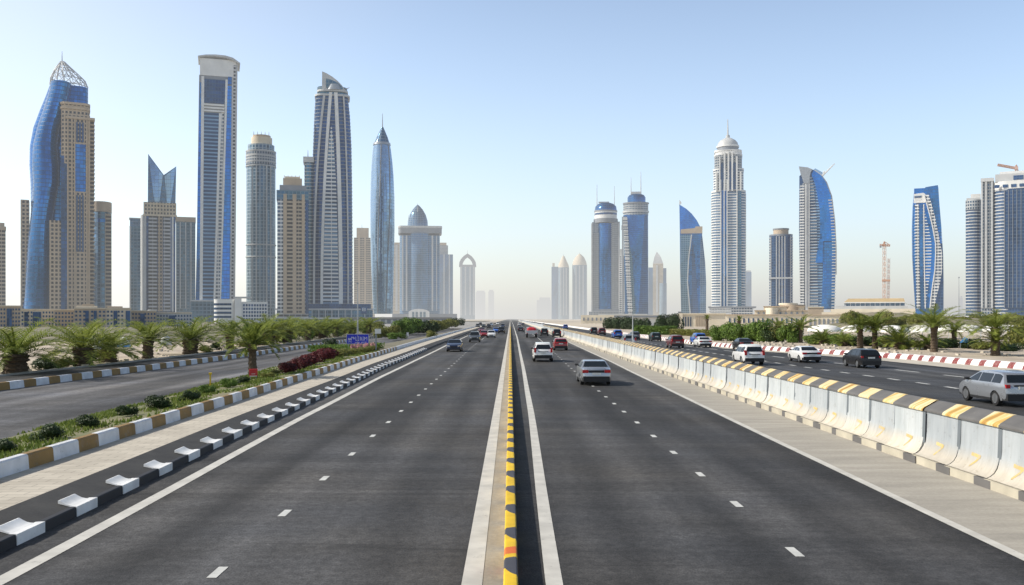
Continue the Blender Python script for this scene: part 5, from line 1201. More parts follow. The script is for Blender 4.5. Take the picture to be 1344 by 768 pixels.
def leafblob(name, mat, rx, ry, rz, n, leaf, seed, lumps=7, base=.0, core=True, mats=None, box=False):
    """many small leaf faces gathered in lumps through the volume of a bush"""
    rnd = random.Random(seed); mb = MB(); C = []
    for k in range(lumps):
        a = rnd.uniform(0, 2*PI); q = rnd.random()**.5
        C.append((math.cos(a)*q*.62, math.sin(a)*q*.62, rnd.uniform(.25, .78), rnd.uniform(.28, .48)))
    for i in range(n):
        cx, cy, cz, cr = C[i % lumps]
        while True:
            d = Vector((rnd.uniform(-1, 1), rnd.uniform(-1, 1), rnd.uniform(-1, 1)))
            if .05 < d.length < 1: break
        d = d.normalized()*(d.length**.45); 
        p = Vector((cx+d.x*cr, cy+d.y*cr, cz+d.z*cr))
        if box: p = Vector((rnd.choice((-1, 1))*rnd.uniform(.75, 1) if rnd.random() < .3 else rnd.uniform(-1, 1), rnd.uniform(-1, 1), rnd.uniform(.0, 1.0)))
        if p.z < 0.02: p.z = rnd.uniform(.02, .2)
        P = Vector((p.x*rx, p.y*ry, base+p.z*rz)); nrm = (d+Vector((rnd.uniform(-.7, .7), rnd.uniform(-.7, .7), rnd.uniform(-.3, .9)))).normalized()
        u = nrm.orthogonal().normalized(); u = Matrix.Rotation(rnd.uniform(0, 6.28), 3, nrm) @ u; v = nrm.cross(u); s = leaf*rnd.uniform(.6, 1.3)
        mb.face([P-u*s, P-v*s*.45, P+u*s, P+v*s*.45], 0)
    return mb.mesh(name, [mat], recalc=False)
BUSH = {}
def bush(kind, X, Y, sx, sy, sz, label, cat='bush', group=None, z=.3, rz=None, name='bush'):
    mats = {'leaf': 'leaf', 'dark': 'leaf_dark', 'olive': 'leaf_olive', 'red': 'leaf_red', 'pink': 'flower_pink'}
    if kind not in BUSH:
        kk = kind.split('_')[0]; BUSH[kind] = leafblob('foliage', M[mats[kk]], 1, 1, 1, {'near': 2600, 'far': 2600, 'tuft': 1500}[kind.split('_')[1]], {'near': .075, 'far': .078, 'tuft': .11}[kind.split('_')[1]], hash_(kind), lumps=9)
    o = bpy.data.objects.new(name, BUSH[kind]); COL.objects.link(o); o.location = (X, Y, z); o.scale = (sx, sy, sz)
    o.rotation_euler = (0, 0, random.uniform(0, 6.28) if rz is None else rz)
    return tag(o, label, cat, group)
def hash_(s): return sum(ord(c)*(i+3) for i, c in enumerate(s))
# clipped bushes on the planted island
GB = 'small clipped bushes along the planter kerb'
for px, py, w, lab in ((62, 571, 1.0, 'dark clipped bush nearest the camera on the planted island'), (117, 554, .85, 'dark clipped bush second along the planter kerb'), (166, 539, .8, 'dark clipped bush third along the planter kerb, standing alone'), (209, 530, 1.1, 'wide dark clipped bush fourth along the planter kerb'), (249, 520, .95, 'fifth bush along the planter kerb, beside bright grass'), (2, 588, .8, 'bush cut off by the left edge on the planted island')):
    X, Y = gx(px, py+4, .62); bush('dark_near', X, Y, .56*w*1.15, .5*w, .42*w, lab, 'bush', GB, .55)
for px, py, w, kind, lab in ((272, 512, .8, 'leaf_near', 'light green bush left of the yellow marker post'), (300, 504, .9, 'leaf_near', 'light green bush right of the yellow marker post'), (318, 499, .75, 'dark_near', 'small dark bush left of the red box'), (352, 492, .7, 'olive_near', 'small spiky olive bush right of the red box'), (363, 487, .6, 'olive_near', 'second small olive bush right of the red box')):
    X, Y = gx(px, py+2, .6); bush(kind, X, Y, .7*w, .6*w, .46*w, lab, 'bush', None, .5)
for k, (px, py, w) in enumerate(((378, 484, .95), (388, 480, 1.0), (397, 477, 1.05), (406, 474, 1.1), (415, 470, 1.15), (424, 467, 1.2), (432, 464.5, 1.2))):
    X, Y = gx(px, py+2, .7); bush('red_near', X, Y, .95*w, .85*w, .72*w, 'dark red leaved bush in the red bank along the planter kerb', 'bush', 'red leaved bushes on the planted island', .5)
for k, (px, py, w) in enumerate(((441, 463, 1.2), (450, 462, 1.2), (459, 461, 1.1), (470, 459, 1.0), (480, 457, 1.0), (488, 455, .9))):
    X, Y = gx(px, py+2, .7); bush('olive_near', X, Y, 1.05*w, .9*w, .6*w, 'yellow green bush at the foot of the blue road sign', 'bush', 'bushes below the blue road sign', .42)
for px, py in ((464, 456), (472, 455), (481, 454.5), (489, 454)):
    X, Y = gx(px, py, .9); bush('pink_far', X, Y, .7, .4, .8, 'pale pink flowering bush under the blue road sign', 'bush', 'pink flowers below the blue road sign', .4)
def hedge(lab, x0, y0, x1, y1, w, h, kind='leaf', z=.3, n=2600, leaf=.1, seed=3):
    L_ = math.hypot(x1-x0, y1-y0); me = leafblob('foliage', M[{'leaf': 'leaf', 'dark': 'leaf_dark', 'olive': 'leaf_olive'}[kind]], L_/2, w/2, h, n, leaf, seed, box=True)
    o = bpy.data.objects.new('hedge', me); COL.objects.link(o); o.location = ((x0+x1)/2, (y0+y1)/2, z); o.rotation_euler = (0, 0, math.atan2(y1-y0, x1-x0)); return tag(o, lab, 'hedge')
hedge('low clipped hedge at the pointed end of the planted island', -21.6, 101, -16.5, 113, 2.4, .75, 'leaf', .25, 3600, .13)
X, Y = gx(432, 459, .3); bush('dark_far', X, Y, 1.1, 1.0, 1.25, 'dark round bush on the hedge at the end of the planted island', 'bush', None, .4)
# green masses beyond the sign on the left
for k, (px, Y, w, h, kind, lab) in enumerate(((500, 175, 2.6, 2.0, 'olive_far', 'brownish green bush right of the white notice post'), (513, 185, 2.8, 2.1, 'olive_far', 'reddish olive bush left of the dark green trees'), (527, 215, 3.4, 3.0, 'leaf_far', 'green tree at the left end of the far green clump'), (541, 225, 3.8, 3.4, 'leaf_far', 'tallest green tree in the far green clump'), (553, 232, 3.6, 3.2, 'dark_far', 'dark tree in the middle of the far green clump'), (563, 240, 3.4, 2.9, 'dark_far', 'darkest tree right of the middle of the far clump'), (573, 270, 3.8, 3.0, 'olive_far', 'dusty grey green tree at the right end of the far clump'), (582, 300, 3.8, 3.0, 'olive_far', 'hazy olive bush where the left pavement vanishes'), (592, 380, 4.6, 3.4, 'olive_far', 'small hazy bush below the grey stepped tower'), (600, 470, 5.0, 4.0, 'dark_far', 'distant dark bush beside the far left traffic'), (566, 176, 1.6, 1.3, 'olive_far', 'low bush at the end of the green verge'), (520, 165, 2.2, 1.0, 'leaf_far', 'low green ground bush beside the pale track'))):
    bush(kind, vx(px, Y), Y, w, w*.9, h, lab, 'tree' if h > 2.5 else 'bush', None, .3, name='tree' if h > 2.5 else 'bush')
for k, (px, Y) in enumerate(((336, 132), (364, 140), (392, 160), (412, 172), (434, 190), (452, 205), (474, 222), (494, 235))):
    bush('olive_far' if k % 2 else 'leaf_far', vx(px, Y), Y, 3.0, 2.4, 2.7, 'olive bush filling the gap between the far palms of the left row', 'bush', 'bushes between the far left palms', .3)
for k, (px, Y) in enumerate(((60, 66), (82, 69), (128, 80), (268, 100), (285, 108), (318, 118))):
    bush('olive_near' if k % 2 else 'dark_near', vx(px, Y), Y, 1.3, 1.0, .8, 'low scrubby bush on the sand between the near left palms', 'bush', 'scrub between the near left palms', .25)
# right side planting
RB = [(944, 152, 2.2, 2.2, 'leaf_far'), (955, 150, 2.4, 2.7, 'leaf_far'), (966, 148, 2.2, 2.5, 'leaf_far'), (979, 148, 2.4, 2.3, 'leaf_far'), (990, 146, 2.3, 2.6, 'leaf_far'), (1000, 144, 2.3, 3.0, 'leaf_far'), (1010, 143, 2.2, 2.3, 'dark_far'), (1020, 143, 2.5, 2.5, 'olive_far'), (1030, 141, 2.2, 2.2, 'leaf_far'), (1040, 140, 2.2, 2.6, 'leaf_far'),
      (1070, 132, 2.2, 2.1, 'leaf_far'), (1081, 130, 2.3, 2.5, 'leaf_far'), (1092, 128, 2.3, 2.6, 'dark_far'), (1103, 126, 2.2, 2.5, 'leaf_far'), (1114, 125, 2.2, 2.3, 'leaf_far'), (1136, 123, 2.4, 2.5, 'dark_far'), (1160, 121, 2.3, 2.4, 'leaf_far'), (1170, 119, 2.1, 2.2, 'olive_far'), (1190, 118, 1.9, 2.1, 'dark_far'), (1206, 117, 1.6, 1.5, 'olive_far'), (1238, 115, 2.2, 2.3, 'dark_far'), (1247, 116, 2.0, 2.0, 'dark_far'), (1275, 112, 2.0, 2.3, 'dark_far'), (1290, 108, 1.8, 1.6, 'olive_far'), (1325, 104, 2.3, 1.7, 'dark_far'), (1342, 112, 2.6, 3.2, 'olive_far'), (1188, 109, 1.0, .9, 'olive_far'), (1160, 112, 1.1, .8, 'olive_far')]
for k, (px, Y, w, h, kind) in enumerate(RB):
    if px > 1060 and px != 1342: h *= .56
    g = 'bushes left of the white canopies' if px < 1050 else ('bushes behind the red and white kerb' if px < 1200 else 'bushes around the right edge palms')
    l = {'bushes left of the white canopies': 'green bush in the dense bank in front of the sandy complex', 'bushes behind the red and white kerb': 'green bush in the bank around the twin palms', 'bushes around the right edge palms': 'dark bush under the palms near the right edge'}[g]
    bush(kind, vx(px, Y), Y, w, w*.8, h, l, 'bush', g, .28)
hedge('long clipped bright green hedge below the pale shed', vx(836, 215), 215, vx(882, 205), 205, 3.2, 2.0, 'leaf', .25, 5200, .26, 5)
hedge('low clipped hedge between the cream block and the pruned palm', vx(884, 200), 200, vx(942, 185), 185, 2.6, 1.4, 'olive', .25, 4600, .24, 6)
for k, (px, Y, w, h) in enumerate(((806, 330, 5, 4.2), (818, 320, 5, 4.5), (830, 310, 5, 4.0), (842, 305, 4.6, 3.9), (873, 300, 4.0, 5.2), (884, 298, 3.6, 5.4))):
    bush('dark_far', vx(px, Y), Y, w, w*.8, h, 'dark hazy tree in the clump in front of the pale shed', 'tree', 'dark trees in front of the pale shed', .2, name='tree')
rs = random.Random(5)
for k in range(34):
    px = 1110+k*7.2+rs.uniform(-3, 3); Y = rs.uniform(270, 420); bush('olive_far', vx(px, Y), Y, rs.uniform(3, 5.5), 3, rs.uniform(2.4, 4.6), 'dusty brown green bush on the scrubby rise below the crane', 'bush', 'scrub bushes on the right rise', rs.uniform(.5, 2.2))
# grass and ground cover on the planted island
gm = MB(); rg = random.Random(11)
for k in range(24000):
    y = 16+rg.random()**1.5*86; t_ = rg.random(); a, b = lerpt(T_BEDL, y), lerpt(T_PLANT, y)-.3; x = a+(b-a)*t_
    if math.sin(x*1.9+y*.55)+math.sin(y*.9-x)+rg.uniform(-1, 1) < -.1: continue
    z = bedz(y, t_)-.01; hgt = rg.uniform(.05, .15); w = .025+.0006*y; an = rg.uniform(0, 3.14); dx, dy = math.cos(an)*w, math.sin(an)*w; lx_, ly_ = rg.uniform(-.05, .05), rg.uniform(-.05, .05)
    gm.face([(x-dx, y-dy, z), (x+dx, y+dy, z), (x+lx_, y+ly_, z+hgt)], 0)
tag(gm.build('grass', [M['grass']], recalc=False), kind='stuff')
st = MB(); M['stone'] = plain('pale_stones', (.5, .45, .37), .9, 0, .2, 1)
for k in range(420):
    Y = rg.uniform(55, 190); px = rg.uniform(0, 420) if rg.random() < .6 else 0; x = lerpt(T_FARK, Y)-3.9-rg.random()**2*30
    if rg.random() < .35: Y = rg.uniform(90, 150); x = lerpt(T_HWYR, Y)+1+rg.random()*14
    s = rg.uniform(.06, .3); st.prism([(x+s*math.cos(q)*rg.uniform(.7, 1.2), Y+s*math.sin(q)*rg.uniform(.7, 1.2)) for q in (0, 1.1, 2.2, 3.3, 4.4, 5.4)], .28, .3+s*rg.uniform(.5, 1.0))
tag(st.build('rubble', [M['stone']]), kind='stuff')

# ------------------------------------------------------------------ signs, posts, boxes
M['sign_blue'] = plain('blue_sign_face', (.004, .020, .46), .35, 0, .05, 1)
M['sign_white'] = plain('white_sign_ink', (.75, .76, .78), .5, 0, .04, 1)
M['red'] = plain('red_paint', (.42, .012, .018), .45, 0, .1, 2)
M['yellow_post'] = plain('yellow_post_paint', (.60, .40, .02), .5, 0, .1, 3)
def road_sign():
    Y = 106; t = T('road_sign', 'blue road sign with white lettering on posts in the planted island', 'sign', 469.5, Y)
    t.box('panel', 455, 484, 438.8, 451.3, -.06, .06, 'sign_blue')
    mb = MB(); 
    for a, b, c, d in ((454.7, 484.3, 438.4, 439.0), (454.7, 484.3, 451.1, 451.7), (454.7, 455.3, 438.4, 451.7), (483.7, 484.3, 438.4, 451.7)): mb.box(t.x(a), t.x(b), -.09, .07, t.z(d), t.z(c))
    t.part('sign_frame', mb, 'pale')
    rnd = random.Random(3)
    def stroke(pts, w=.042):
        mb = MB()
        for p, q in zip(pts, pts[1:]):
            a, b = Vector((t.x(p[0]), 0, t.z(p[1]))), Vector((t.x(q[0]), 0, t.z(q[1]))); d = (b-a).normalized(); n = Vector((-d.z, 0, d.x))*w/2
            mb.face([a-n+Vector((0, -.075, 0)), b-n+Vector((0, -.075, 0)), b+n+Vector((0, -.075, 0)), a+n+Vector((0, -.075, 0))])
        t.part('lettering', mb, 'sign_white')
    for s in ([(457, 447), (458, 443.5), (459, 447), (460, 444), (461, 447), (461.6, 442)], [(457, 449), (459, 448.4), (462, 449)], [(462.5, 444), (463.5, 442), (464.5, 445.5), (465.6, 443)], [(467, 442), (467, 447), (468.4, 447)], [(469.6, 442), (471, 442), (471, 447), (469.6, 447)], [(473, 447), (473.6, 442), (475, 447)], [(476.6, 441.6), (476.6, 447.4)], [(478.4, 447), (478.4, 442.4), (480, 444.6), (481.6, 442.4), (481.6, 447)], [(466, 449.4), (472, 449.4)], [(474, 449.4), (481, 449)]): stroke(s)
    t.plate('centre_divider', [(469.2, 451), (469.5, 451), (469.5, 439.2), (469.2, 439.2)], -.1, -.062, 'pale')
    for a in (457, 464.5, 474, 482): t.box('post', a-.45, a+.45, 451.2, None, .07, .18, 'pale')
road_sign()
t = T('street_pole', 'tall thin grey pole rising behind the blue road sign', 'pole', 469.5, 128); t.mast('shaft', 469.5, 452, 372, .13, 'steel', 0); t.box('base', 468.4, 470.6, 449, None, -.2, .2, 'grey'); t.box('head', 468, 471, 371.4, 372.6, -.12, .12, 'steel')
t = T('notice_post', 'small white notice board on a post right of the blue road sign', 'sign', 493.5, 101); t.box('post', 492.6, 494.4, 437, None, -.06, .06, 'grey'); t.box('board', 492, 500, 432, 438, -.12, -.07, 'white'); t.box('cap', 491.8, 500.2, 431.6, 432.2, -.13, -.02, 'pale')
t = T('notice_board', 'small white board standing in front of the far green clump', 'sign', 535, 190); t.box('board', 533.6, 536.6, 436.4, 442, -.05, .05, 'white'); t.box('post', 534.8, 535.4, 441.8, None, .06, .14, 'grey')
t = T('utility_box', 'small red box with a pale lower stripe at the foot of the planter palm', 'box', 332.5, 54); t.box('body', 327, 338, 485, 494, -.15, .2, 'red'); t.box('stripe', 327.6, 337.4, 493, 493.9, -.17, -.14, 'white'); t.box('lid', 326.7, 338.3, 484.5, 485.3, -.18, .22, 'red'); t.box('leg', 328, 329, 493.8, None, -.05, .05, 'grey'); t.box('leg', 336, 337, 493.8, None, -.05, .05, 'grey'); t.box('marking', 330, 335, 490.4, 490.9, -.165, -.145, 'white')
t = T('marker_post', 'yellow marker post with a wider cap on the planted island', 'post', 276, 47); t.box('shaft', 274.9, 277.1, 491.5, None, -.045, .045, 'yellow_post'); t.box('cap', 273.9, 278.1, 489.2, 491.7, -.08, .08, 'yellow_post')
t = T('lamp_post', 'slim pale post standing beside the concrete barrier', 'post', 830.5, 96); t.mast('shaft', 830.5, 456, 413, .10, 'pale', 0); t.box('foot', 829.4, 832.4, 446, None, -.12, .12, 'white'); t.box('head', 829.8, 831.6, 412, 413.4, -.1, .1, 'pale')
t = T('lamp_post', 'dark short post on the right verge near the black car', 'post', 1096, 102); t.mast('shaft', 1096, 470, 452.4, .07, 'grey', 0); t.box('head', 1095, 1097.2, 451.6, 452.8, -.1, .1, 'dark')
M['tarp'] = plain('blue_tarp', (.03, .22, .55), .6, 0, .1, 1)
t = T('tarpaulin', 'small bright blue tarpaulin stall among the dark right bushes', 'tarpaulin', 1265, 112); mb = MB(); mb.plate([(t.x(1259.5), t.z(450)), (t.x(1271), t.z(449)), (t.x(1270), t.z(444)), (t.x(1266), t.z(442.5))], -.6, .6); t.part('sheet', mb, 'tarp'); t.box('post', 1260, 1260.8, 450, None, -.1, .1, 'grey'); t.box('post', 1269.6, 1270.4, 449, None, -.1, .1, 'grey')
for px, Y, lab in ((440, 150, 'white marker cone at the kerb left of the blue road sign'), (405.5, 150, 'white marker cone at the kerb below the ribbed tower'), (389, 140, 'cream marker cone beside the thick dark palm stump')):
    t = T('marker_cone', lab, 'cone', px, Y); t.cyl('body', px-1.5, px+1.5, 446.5, 452, 'white', n=12, a2=px-.5, b2=px+.5); t.box('base', px-2, px+2, 452, None, -.3, .3, 'grey')
for k, (px, Y, w, lab) in enumerate(((163, 118, 9, 'white and blue parked boat shaped cover between the left palms'), (130, 100, 9, 'white sheeted pile behind the second palm'), (218, 128, 8, 'white sheeted pile left of the broad palm'))):
    t = T('covered_pile', lab, 'cover', px, Y); t.turned('cover', [(VY+3.7*F/Y, px-w, px+w), (VY+3.2*F/Y, px-w*.95, px+w*.9), (VY+2.7*F/Y, px-w*.7, px+w*.6), (VY+2.4*F/Y, px-w*.2, px+w*.25)], 'white', 14, .5); t.box('base', px-w, px+w, VY+3.4*F/Y, None, -.6, .6, 'tarp' if k == 0 else 'pale')

# ------------------------------------------------------------------ vehicles
def paint(name, c, metal=.35, rough=.28):
    m, nt, b = base_mat(name)
    tc = nd(nt, 'ShaderNodeTexCoord'); n = noise(nt, tc.outputs['Object'], 1.6, 4)
    sp = nd(nt, 'ShaderNodeSeparateXYZ'); nt.links.new(tc.outputs['Object'], sp.inputs[0])
    dust = mth(nt, 'MULTIPLY', mth(nt, 'SUBTRACT', .62, sp.outputs[2], None, True), mth(nt, 'MULTIPLY_ADD', n, .35, .02), None, True)
    nt.links.new(mixc(nt, dust, c, (.28, .25, .2)), b.inputs['Base Color']); b.inputs['Metallic'].default_value = metal
    nt.links.new(mth(nt, 'MULTIPLY_ADD', n, .18, rough-.08), b.inputs['Roughness']); b.inputs['Coat Weight'].default_value = .7 if max(c) > .05 else .25; b.inputs['Specular IOR Level'].default_value = .5 if max(c) > .05 else .3; b.inputs['Coat Roughness'].default_value = .08
    return m
CARCOL = {'silver': ((.38, .40, .43), .6), 'white': ((.72, .72, .71), .05), 'black': ((.012, .012, .014), .1), 'navy': ((.012, .022, .06), .3), 'red': ((.30, .012, .014), .2), 'grey': ((.10, .105, .11), .4), 'blue': ((.02, .12, .50), .2), 'maroon': ((.13, .012, .012), .2), 'green': ((.015, .03, .025), .3), 'paleblue': ((.36, .44, .54), .5)}
M['glass_car'] = plain('car_glass', (.012, .016, .020), .06, .0, .1, 1); M['tyre'] = plain('tyre_rubber', (.012, .012, .012), .85, 0, .2, 5); M['rim'] = plain('alloy_rim', (.38, .39, .40), .35, .8, .1, 3)
M['lamp_red'] = plain('tail_lamp', (.45, .008, .012), .2, 0, .1, 3, coat=.6); M['lamp_white'] = plain('head_lamp', (.75, .76, .78), .12, .3, .05, 3, coat=.8); M['trim'] = plain('black_trim', (.012, .012, .013), .6, 0, .2, 3); M['plate'] = plain('number_plate', (.66, .66, .62), .5, 0, .05, 3)
KIND = {   # length, width, height, wheelbase half, wheel radius, roof line from rear to front: (y, z)
 'sedan': (4.65, 1.84, 1.45, 1.36, .335, [(-2.30, .34), (-2.325, .55), (-2.29, .78), (-2.20, 1.00), (-1.72, 1.05), (-1.02, 1.40), (-.35, 1.455), (.25, 1.43), (1.10, 1.02), (1.75, .90), (2.15, .76), (2.30, .58), (2.30, .34)], (4, 7), (.98, 1.36)),
 'suv': (4.55, 1.88, 1.74, 1.33, .38, [(-2.22, .42), (-2.27, .62), (-2.25, .98), (-2.16, 1.12), (-1.98, 1.60), (-1.80, 1.72), (-.4, 1.76), (.35, 1.71), (1.02, 1.17), (1.75, 1.06), (2.12, .92), (2.24, .66), (2.22, .42)], (3, 7), (1.12, 1.60)),
 'hatch': (4.25, 1.80, 1.52, 1.30, .33, [(-2.06, .36), (-2.11, .56), (-2.08, .88), (-1.98, 1.02), (-1.68, 1.40), (-1.45, 1.48), (-.4, 1.53), (.35, 1.48), (1.25, 1.02), (1.70, .92), (2.00, .76), (2.12, .58), (2.10, .36)], (3, 7), (1.0, 1.40)),
}
def car_parts(kind, colour):
    Lc, W, Ht, wb, wr, top, (ri, fi), (zb, zt) = KIND[kind]
    hw = W/2; zs = top[ri][1]-.06; zb0 = top[0][1]-.12
    prof = list(top)+[(wb+wr*1.22, zb0)]
    for c in (wb, -wb):
        prof += [(c+math.cos(a)*wr*1.17, max(zb0, wr+math.sin(a)*wr*1.17)) for a in [PI*k/8 for k in range(0, 9)]]
    prof += [(-wb-wr*1.22, zb0)]
    q = []
    for p in prof:
        if not q or math.hypot(p[0]-q[-1][0], p[1]-q[-1][1]) > .01: q.append(p)
    prof = q; l2 = Lc/2
    def dfm(x, y, z):
        s = 1.0-(.15 if kind == 'sedan' else .12)*(abs(y)/l2)**5
        if z > zs: s *= 1-(.34 if kind == 'sedan' else .27)*min(1.0, (z-zs)/.52)
        if z < .5: s *= 1-.06*(.5-z)/.3
        s *= 1-.02*max(0, (z-.75))*1
        return (x*s, y, z)
    bm = bmesh.new(); xs = [-hw, -hw*.9, 0, hw*.9, hw]; rows = []
    for x in xs:
        sh = .985 if abs(x) == hw else 1.0
        rows.append([bm.verts.new((x, y*sh, z*(1 if abs(x) < hw else 1)-(.03 if abs(x) == hw and z > .5 else 0))) for y, z in prof])
    n = len(prof)
    for a, b in zip(rows, rows[1:]):
        for i in range(n): bm.faces.new((a[i], a[(i+1) % n], b[(i+1) % n], b[i]))
    bm.faces.new(rows[0]); bm.faces.new(list(reversed(rows[-1])))
    bmesh.ops.recalc_face_normals(bm, faces=bm.faces)
    bmesh.ops.triangulate(bm, faces=[f for f in bm.faces if len(f.verts) > 4])
    for z in (.5, .62, .78, zs, zs+.2, zs+.38):
        bmesh.ops.bisect_plane(bm, geom=bm.verts[:]+bm.edges[:]+bm.faces[:], plane_co=(0, 0, z), plane_no=(0, 0, 1))
    for k in range(-5, 6):
        bmesh.ops.bisect_plane(bm, geom=bm.verts[:]+bm.edges[:]+bm.faces[:], plane_co=(0, k*l2/5.5, 0), plane_no=(0, 1, 0))
    for v in bm.verts: v.co = Vector(dfm(*v.co))
    bmesh.ops.recalc_face_normals(bm, faces=bm.faces)
    me = bpy.data.meshes.new('body'); bm.to_mesh(me); bm.free(); me.materials.append(colour)
    me.polygons.foreach_set('use_smooth', [True]*len(me.polygons)); me.set_sharp_from_angle(angle=R(38)); me.update()
    out = [('body', me)]
    def slope(i0, i1, f0, f1, wf, nm, off=.012):
        mb = MB(); a, b = Vector((0, *top[i0])), Vector((0, *top[i1])); P0, P1 = a.lerp(b, f0), a.lerp(b, f1)
        d = (b-a).normalized(); nn = Vector((0, -d.z, d.y)) if i0 < i1 else Vector((0, d.z, -d.y))
        if nn.z < 0: nn = -nn
        if nm == 'rear_window' and nn.y > 0: nn = -nn
        k = 6; pts = [[], []]
        for j in range(k+1):
            x = -hw*wf+2*hw*wf*j/k
            for r_, P in enumerate((P0, P1)):
                c = Vector(dfm(x, P.y, P.z))+nn*off; pts[r_].append(c)
        for j in range(k): mb.face([pts[0][j], pts[0][j+1], pts[1][j+1], pts[1][j]])
        out.append((nm, mb.mesh(nm, [M['glass_car']], recalc=False)))
    slope(ri, ri+1, .10, .94, .88, 'rear_window'); slope(fi+1, fi, .06, .94, .90, 'windscreen')
    # side windows, split by the pillars
    def roofz(y):
        for (a, za), (b, zb_) in zip(top[ri:fi+2], top[ri+1:fi+3]):
            if a <= y <= b: return za+(zb_-za)*(y-a)/(b-a)
        return zs
    yr, yf = top[ri][0]+.28, top[fi+1][0]-.16
    cuts = [yr, -.62 if kind == 'sedan' else -.95, .12, yf] if kind != 'suv' else [yr, -1.05, .05, yf]
    for s in (-1, 1):
        for a, b in zip(cuts, cuts[1:]):
            mb = MB(); a2, b2 = a+.04, b-.04; k = 6; lo = []; hi = []
            for j in range(k+1):
                y = a2+(b2-a2)*j/k; z1 = max(zs+.07, min(roofz(y)-.085, zt)); z0 = zs+.06
                e = lambda z: (lambda p: (p[0]+s*.006*1+s*.0, p[1], p[2]))(dfm(s*hw*1.004, y, z))
                lo.append(e(z0)); hi.append(e(z1))
            for j in range(k): mb.face([lo[j], lo[j+1], hi[j+1], hi[j]])
            out.append(('side_window', mb.mesh('side_window', [M['glass_car']], recalc=False)))
    # lamps, bumpers, plates, mirrors
    ry = top[2][0]; fy = top[-2][0]
    zl = top[2][1] if kind != 'sedan' else .80
    for s in (-1, 1):
        mb = MB(); x0, x1 = (hw*.52, hw*.90) if kind == 'sedan' else (hw*.70, hw*.90); h0, h1 = (zl-.04, zl+.13) if kind == 'sedan' else ((zl-.12, zl+.30) if kind == 'suv' else (zl-.06, zl+.10))
        lo, hi = sorted((s*x0, s*x1)); mb.box(lo, hi, ry-.035, ry+.30, h0, h1); out.append(('taillight', mb.mesh('taillight', [M['lamp_red']])))
        mb = MB(); lo, hi = sorted((s*hw*.52, s*hw*.88)); zz = top[-2][1]; mb.prism([(lo, fy-.35), (hi, fy-.35), (hi, fy-.02 if s < 0 else fy-.10), (lo, fy-.10 if s < 0 else fy-.02)], zz+.02, zz+.17); out.append(('headlight', mb.mesh('headlight', [M['lamp_white']])))
        mb = MB(); yy = top[fi+1][0]-.22; lo, hi = sorted((s*hw*.93, s*(hw+.12))); mb.prism([(lo, yy), (hi, yy-.03), (hi, yy+.08), (lo, yy+.12)], zs+.04, zs+.15); out.append(('mirror', mb.mesh('mirror', [M['trim']])))
    mb = MB(); mb.prism([(-hw*.84, top[1][0]-.03), (hw*.84, top[1][0]-.03), (hw*.92, top[1][0]+.30), (-hw*.92, top[1][0]+.30)], zb0+.02, zb0+.33); out.append(('rear_bumper', mb.mesh('rear_bumper', [M['trim']])))
    mb = MB(); mb.box(-hw*.8, hw*.8, -wb+wr*1.3, wb-wr*1.3, zb0-.05, zb0-.004); out.append(('underbody', mb.mesh('underbody', [M['trim']])))
    mb = MB(); mb.prism([(-hw*.84, top[-2][0]+.02), (hw*.84, top[-2][0]+.02), (hw*.92, top[-2][0]-.30), (-hw*.92, top[-2][0]-.30)], zb0+.02, zb0+.16); mb.box(-hw*.42, hw*.42, top[-2][0]-.08, top[-2][0]+.014, top[-2][1]-.10, top[-2][1]+.08); out.append(('grille', mb.mesh('grille', [M['trim']])))
    zp = .70 if kind == 'sedan' else .84
    mb = MB(); mb.box(-.26, .26, ry-.06, ry+.03, zp-.06, zp+.06); out.append(('number_plate', mb.mesh('number_plate', [M['plate']])))
    mb = MB(); mb.box(-hw*.50, hw*.50, ry-.03, ry+.1, zp+.07, zp+(.21 if kind == 'sedan' else .12)); out.append(('trunk_trim', mb.mesh('trunk_trim', [M['trim']])))
    for sd_ in (-1, 1):
        mb = MB(); lo, hi = sorted((sd_*hw*.90, sd_*(hw*.955))); mb.box(lo, hi, -wb+wr*1.22, wb-wr*1.22, zb0-.02, zb0+.10); out.append(('side_sill', mb.mesh('side_sill', [M['trim']])))
    # wheels
    def wheel():
        mb = MB(); n = 24; secs = []
        for z, r_ in ((-.105, wr*.86), (-.10, wr*.96), (-.06, wr), (.06, wr), (.10, wr*.96), (.105, wr*.86)): secs.append((z, ell(0, 0, r_, r_, n)))
        mb.loft(secs, 0, True, True); ty = mb.mesh('tyre', [M['tyre']], smooth=40)
        mb = MB(); mb.loft([(.100, ell(0, 0, wr*.66, wr*.66, n)), (.112, ell(0, 0, wr*.64, wr*.64, n)), (.106, ell(0, 0, wr*.5, wr*.5, n))], 0)
        for k in range(5):
            a = 2*PI*k/5; u = Vector((math.cos(a), math.sin(a), 0)); v = Vector((-math.sin(a), math.cos(a), 0))
            mb.face([u*.05+v*.03+Vector((0, 0, .122)), u*.05-v*.03+Vector((0, 0, .122)), u*wr*.63-v*.05+Vector((0, 0, .116)), u*wr*.63+v*.05+Vector((0, 0, .116))])
        return ty, mb.mesh('rim', [M['rim']], recalc=False)
    return out, wheel(), (wb, wr, hw)
CARS = {}
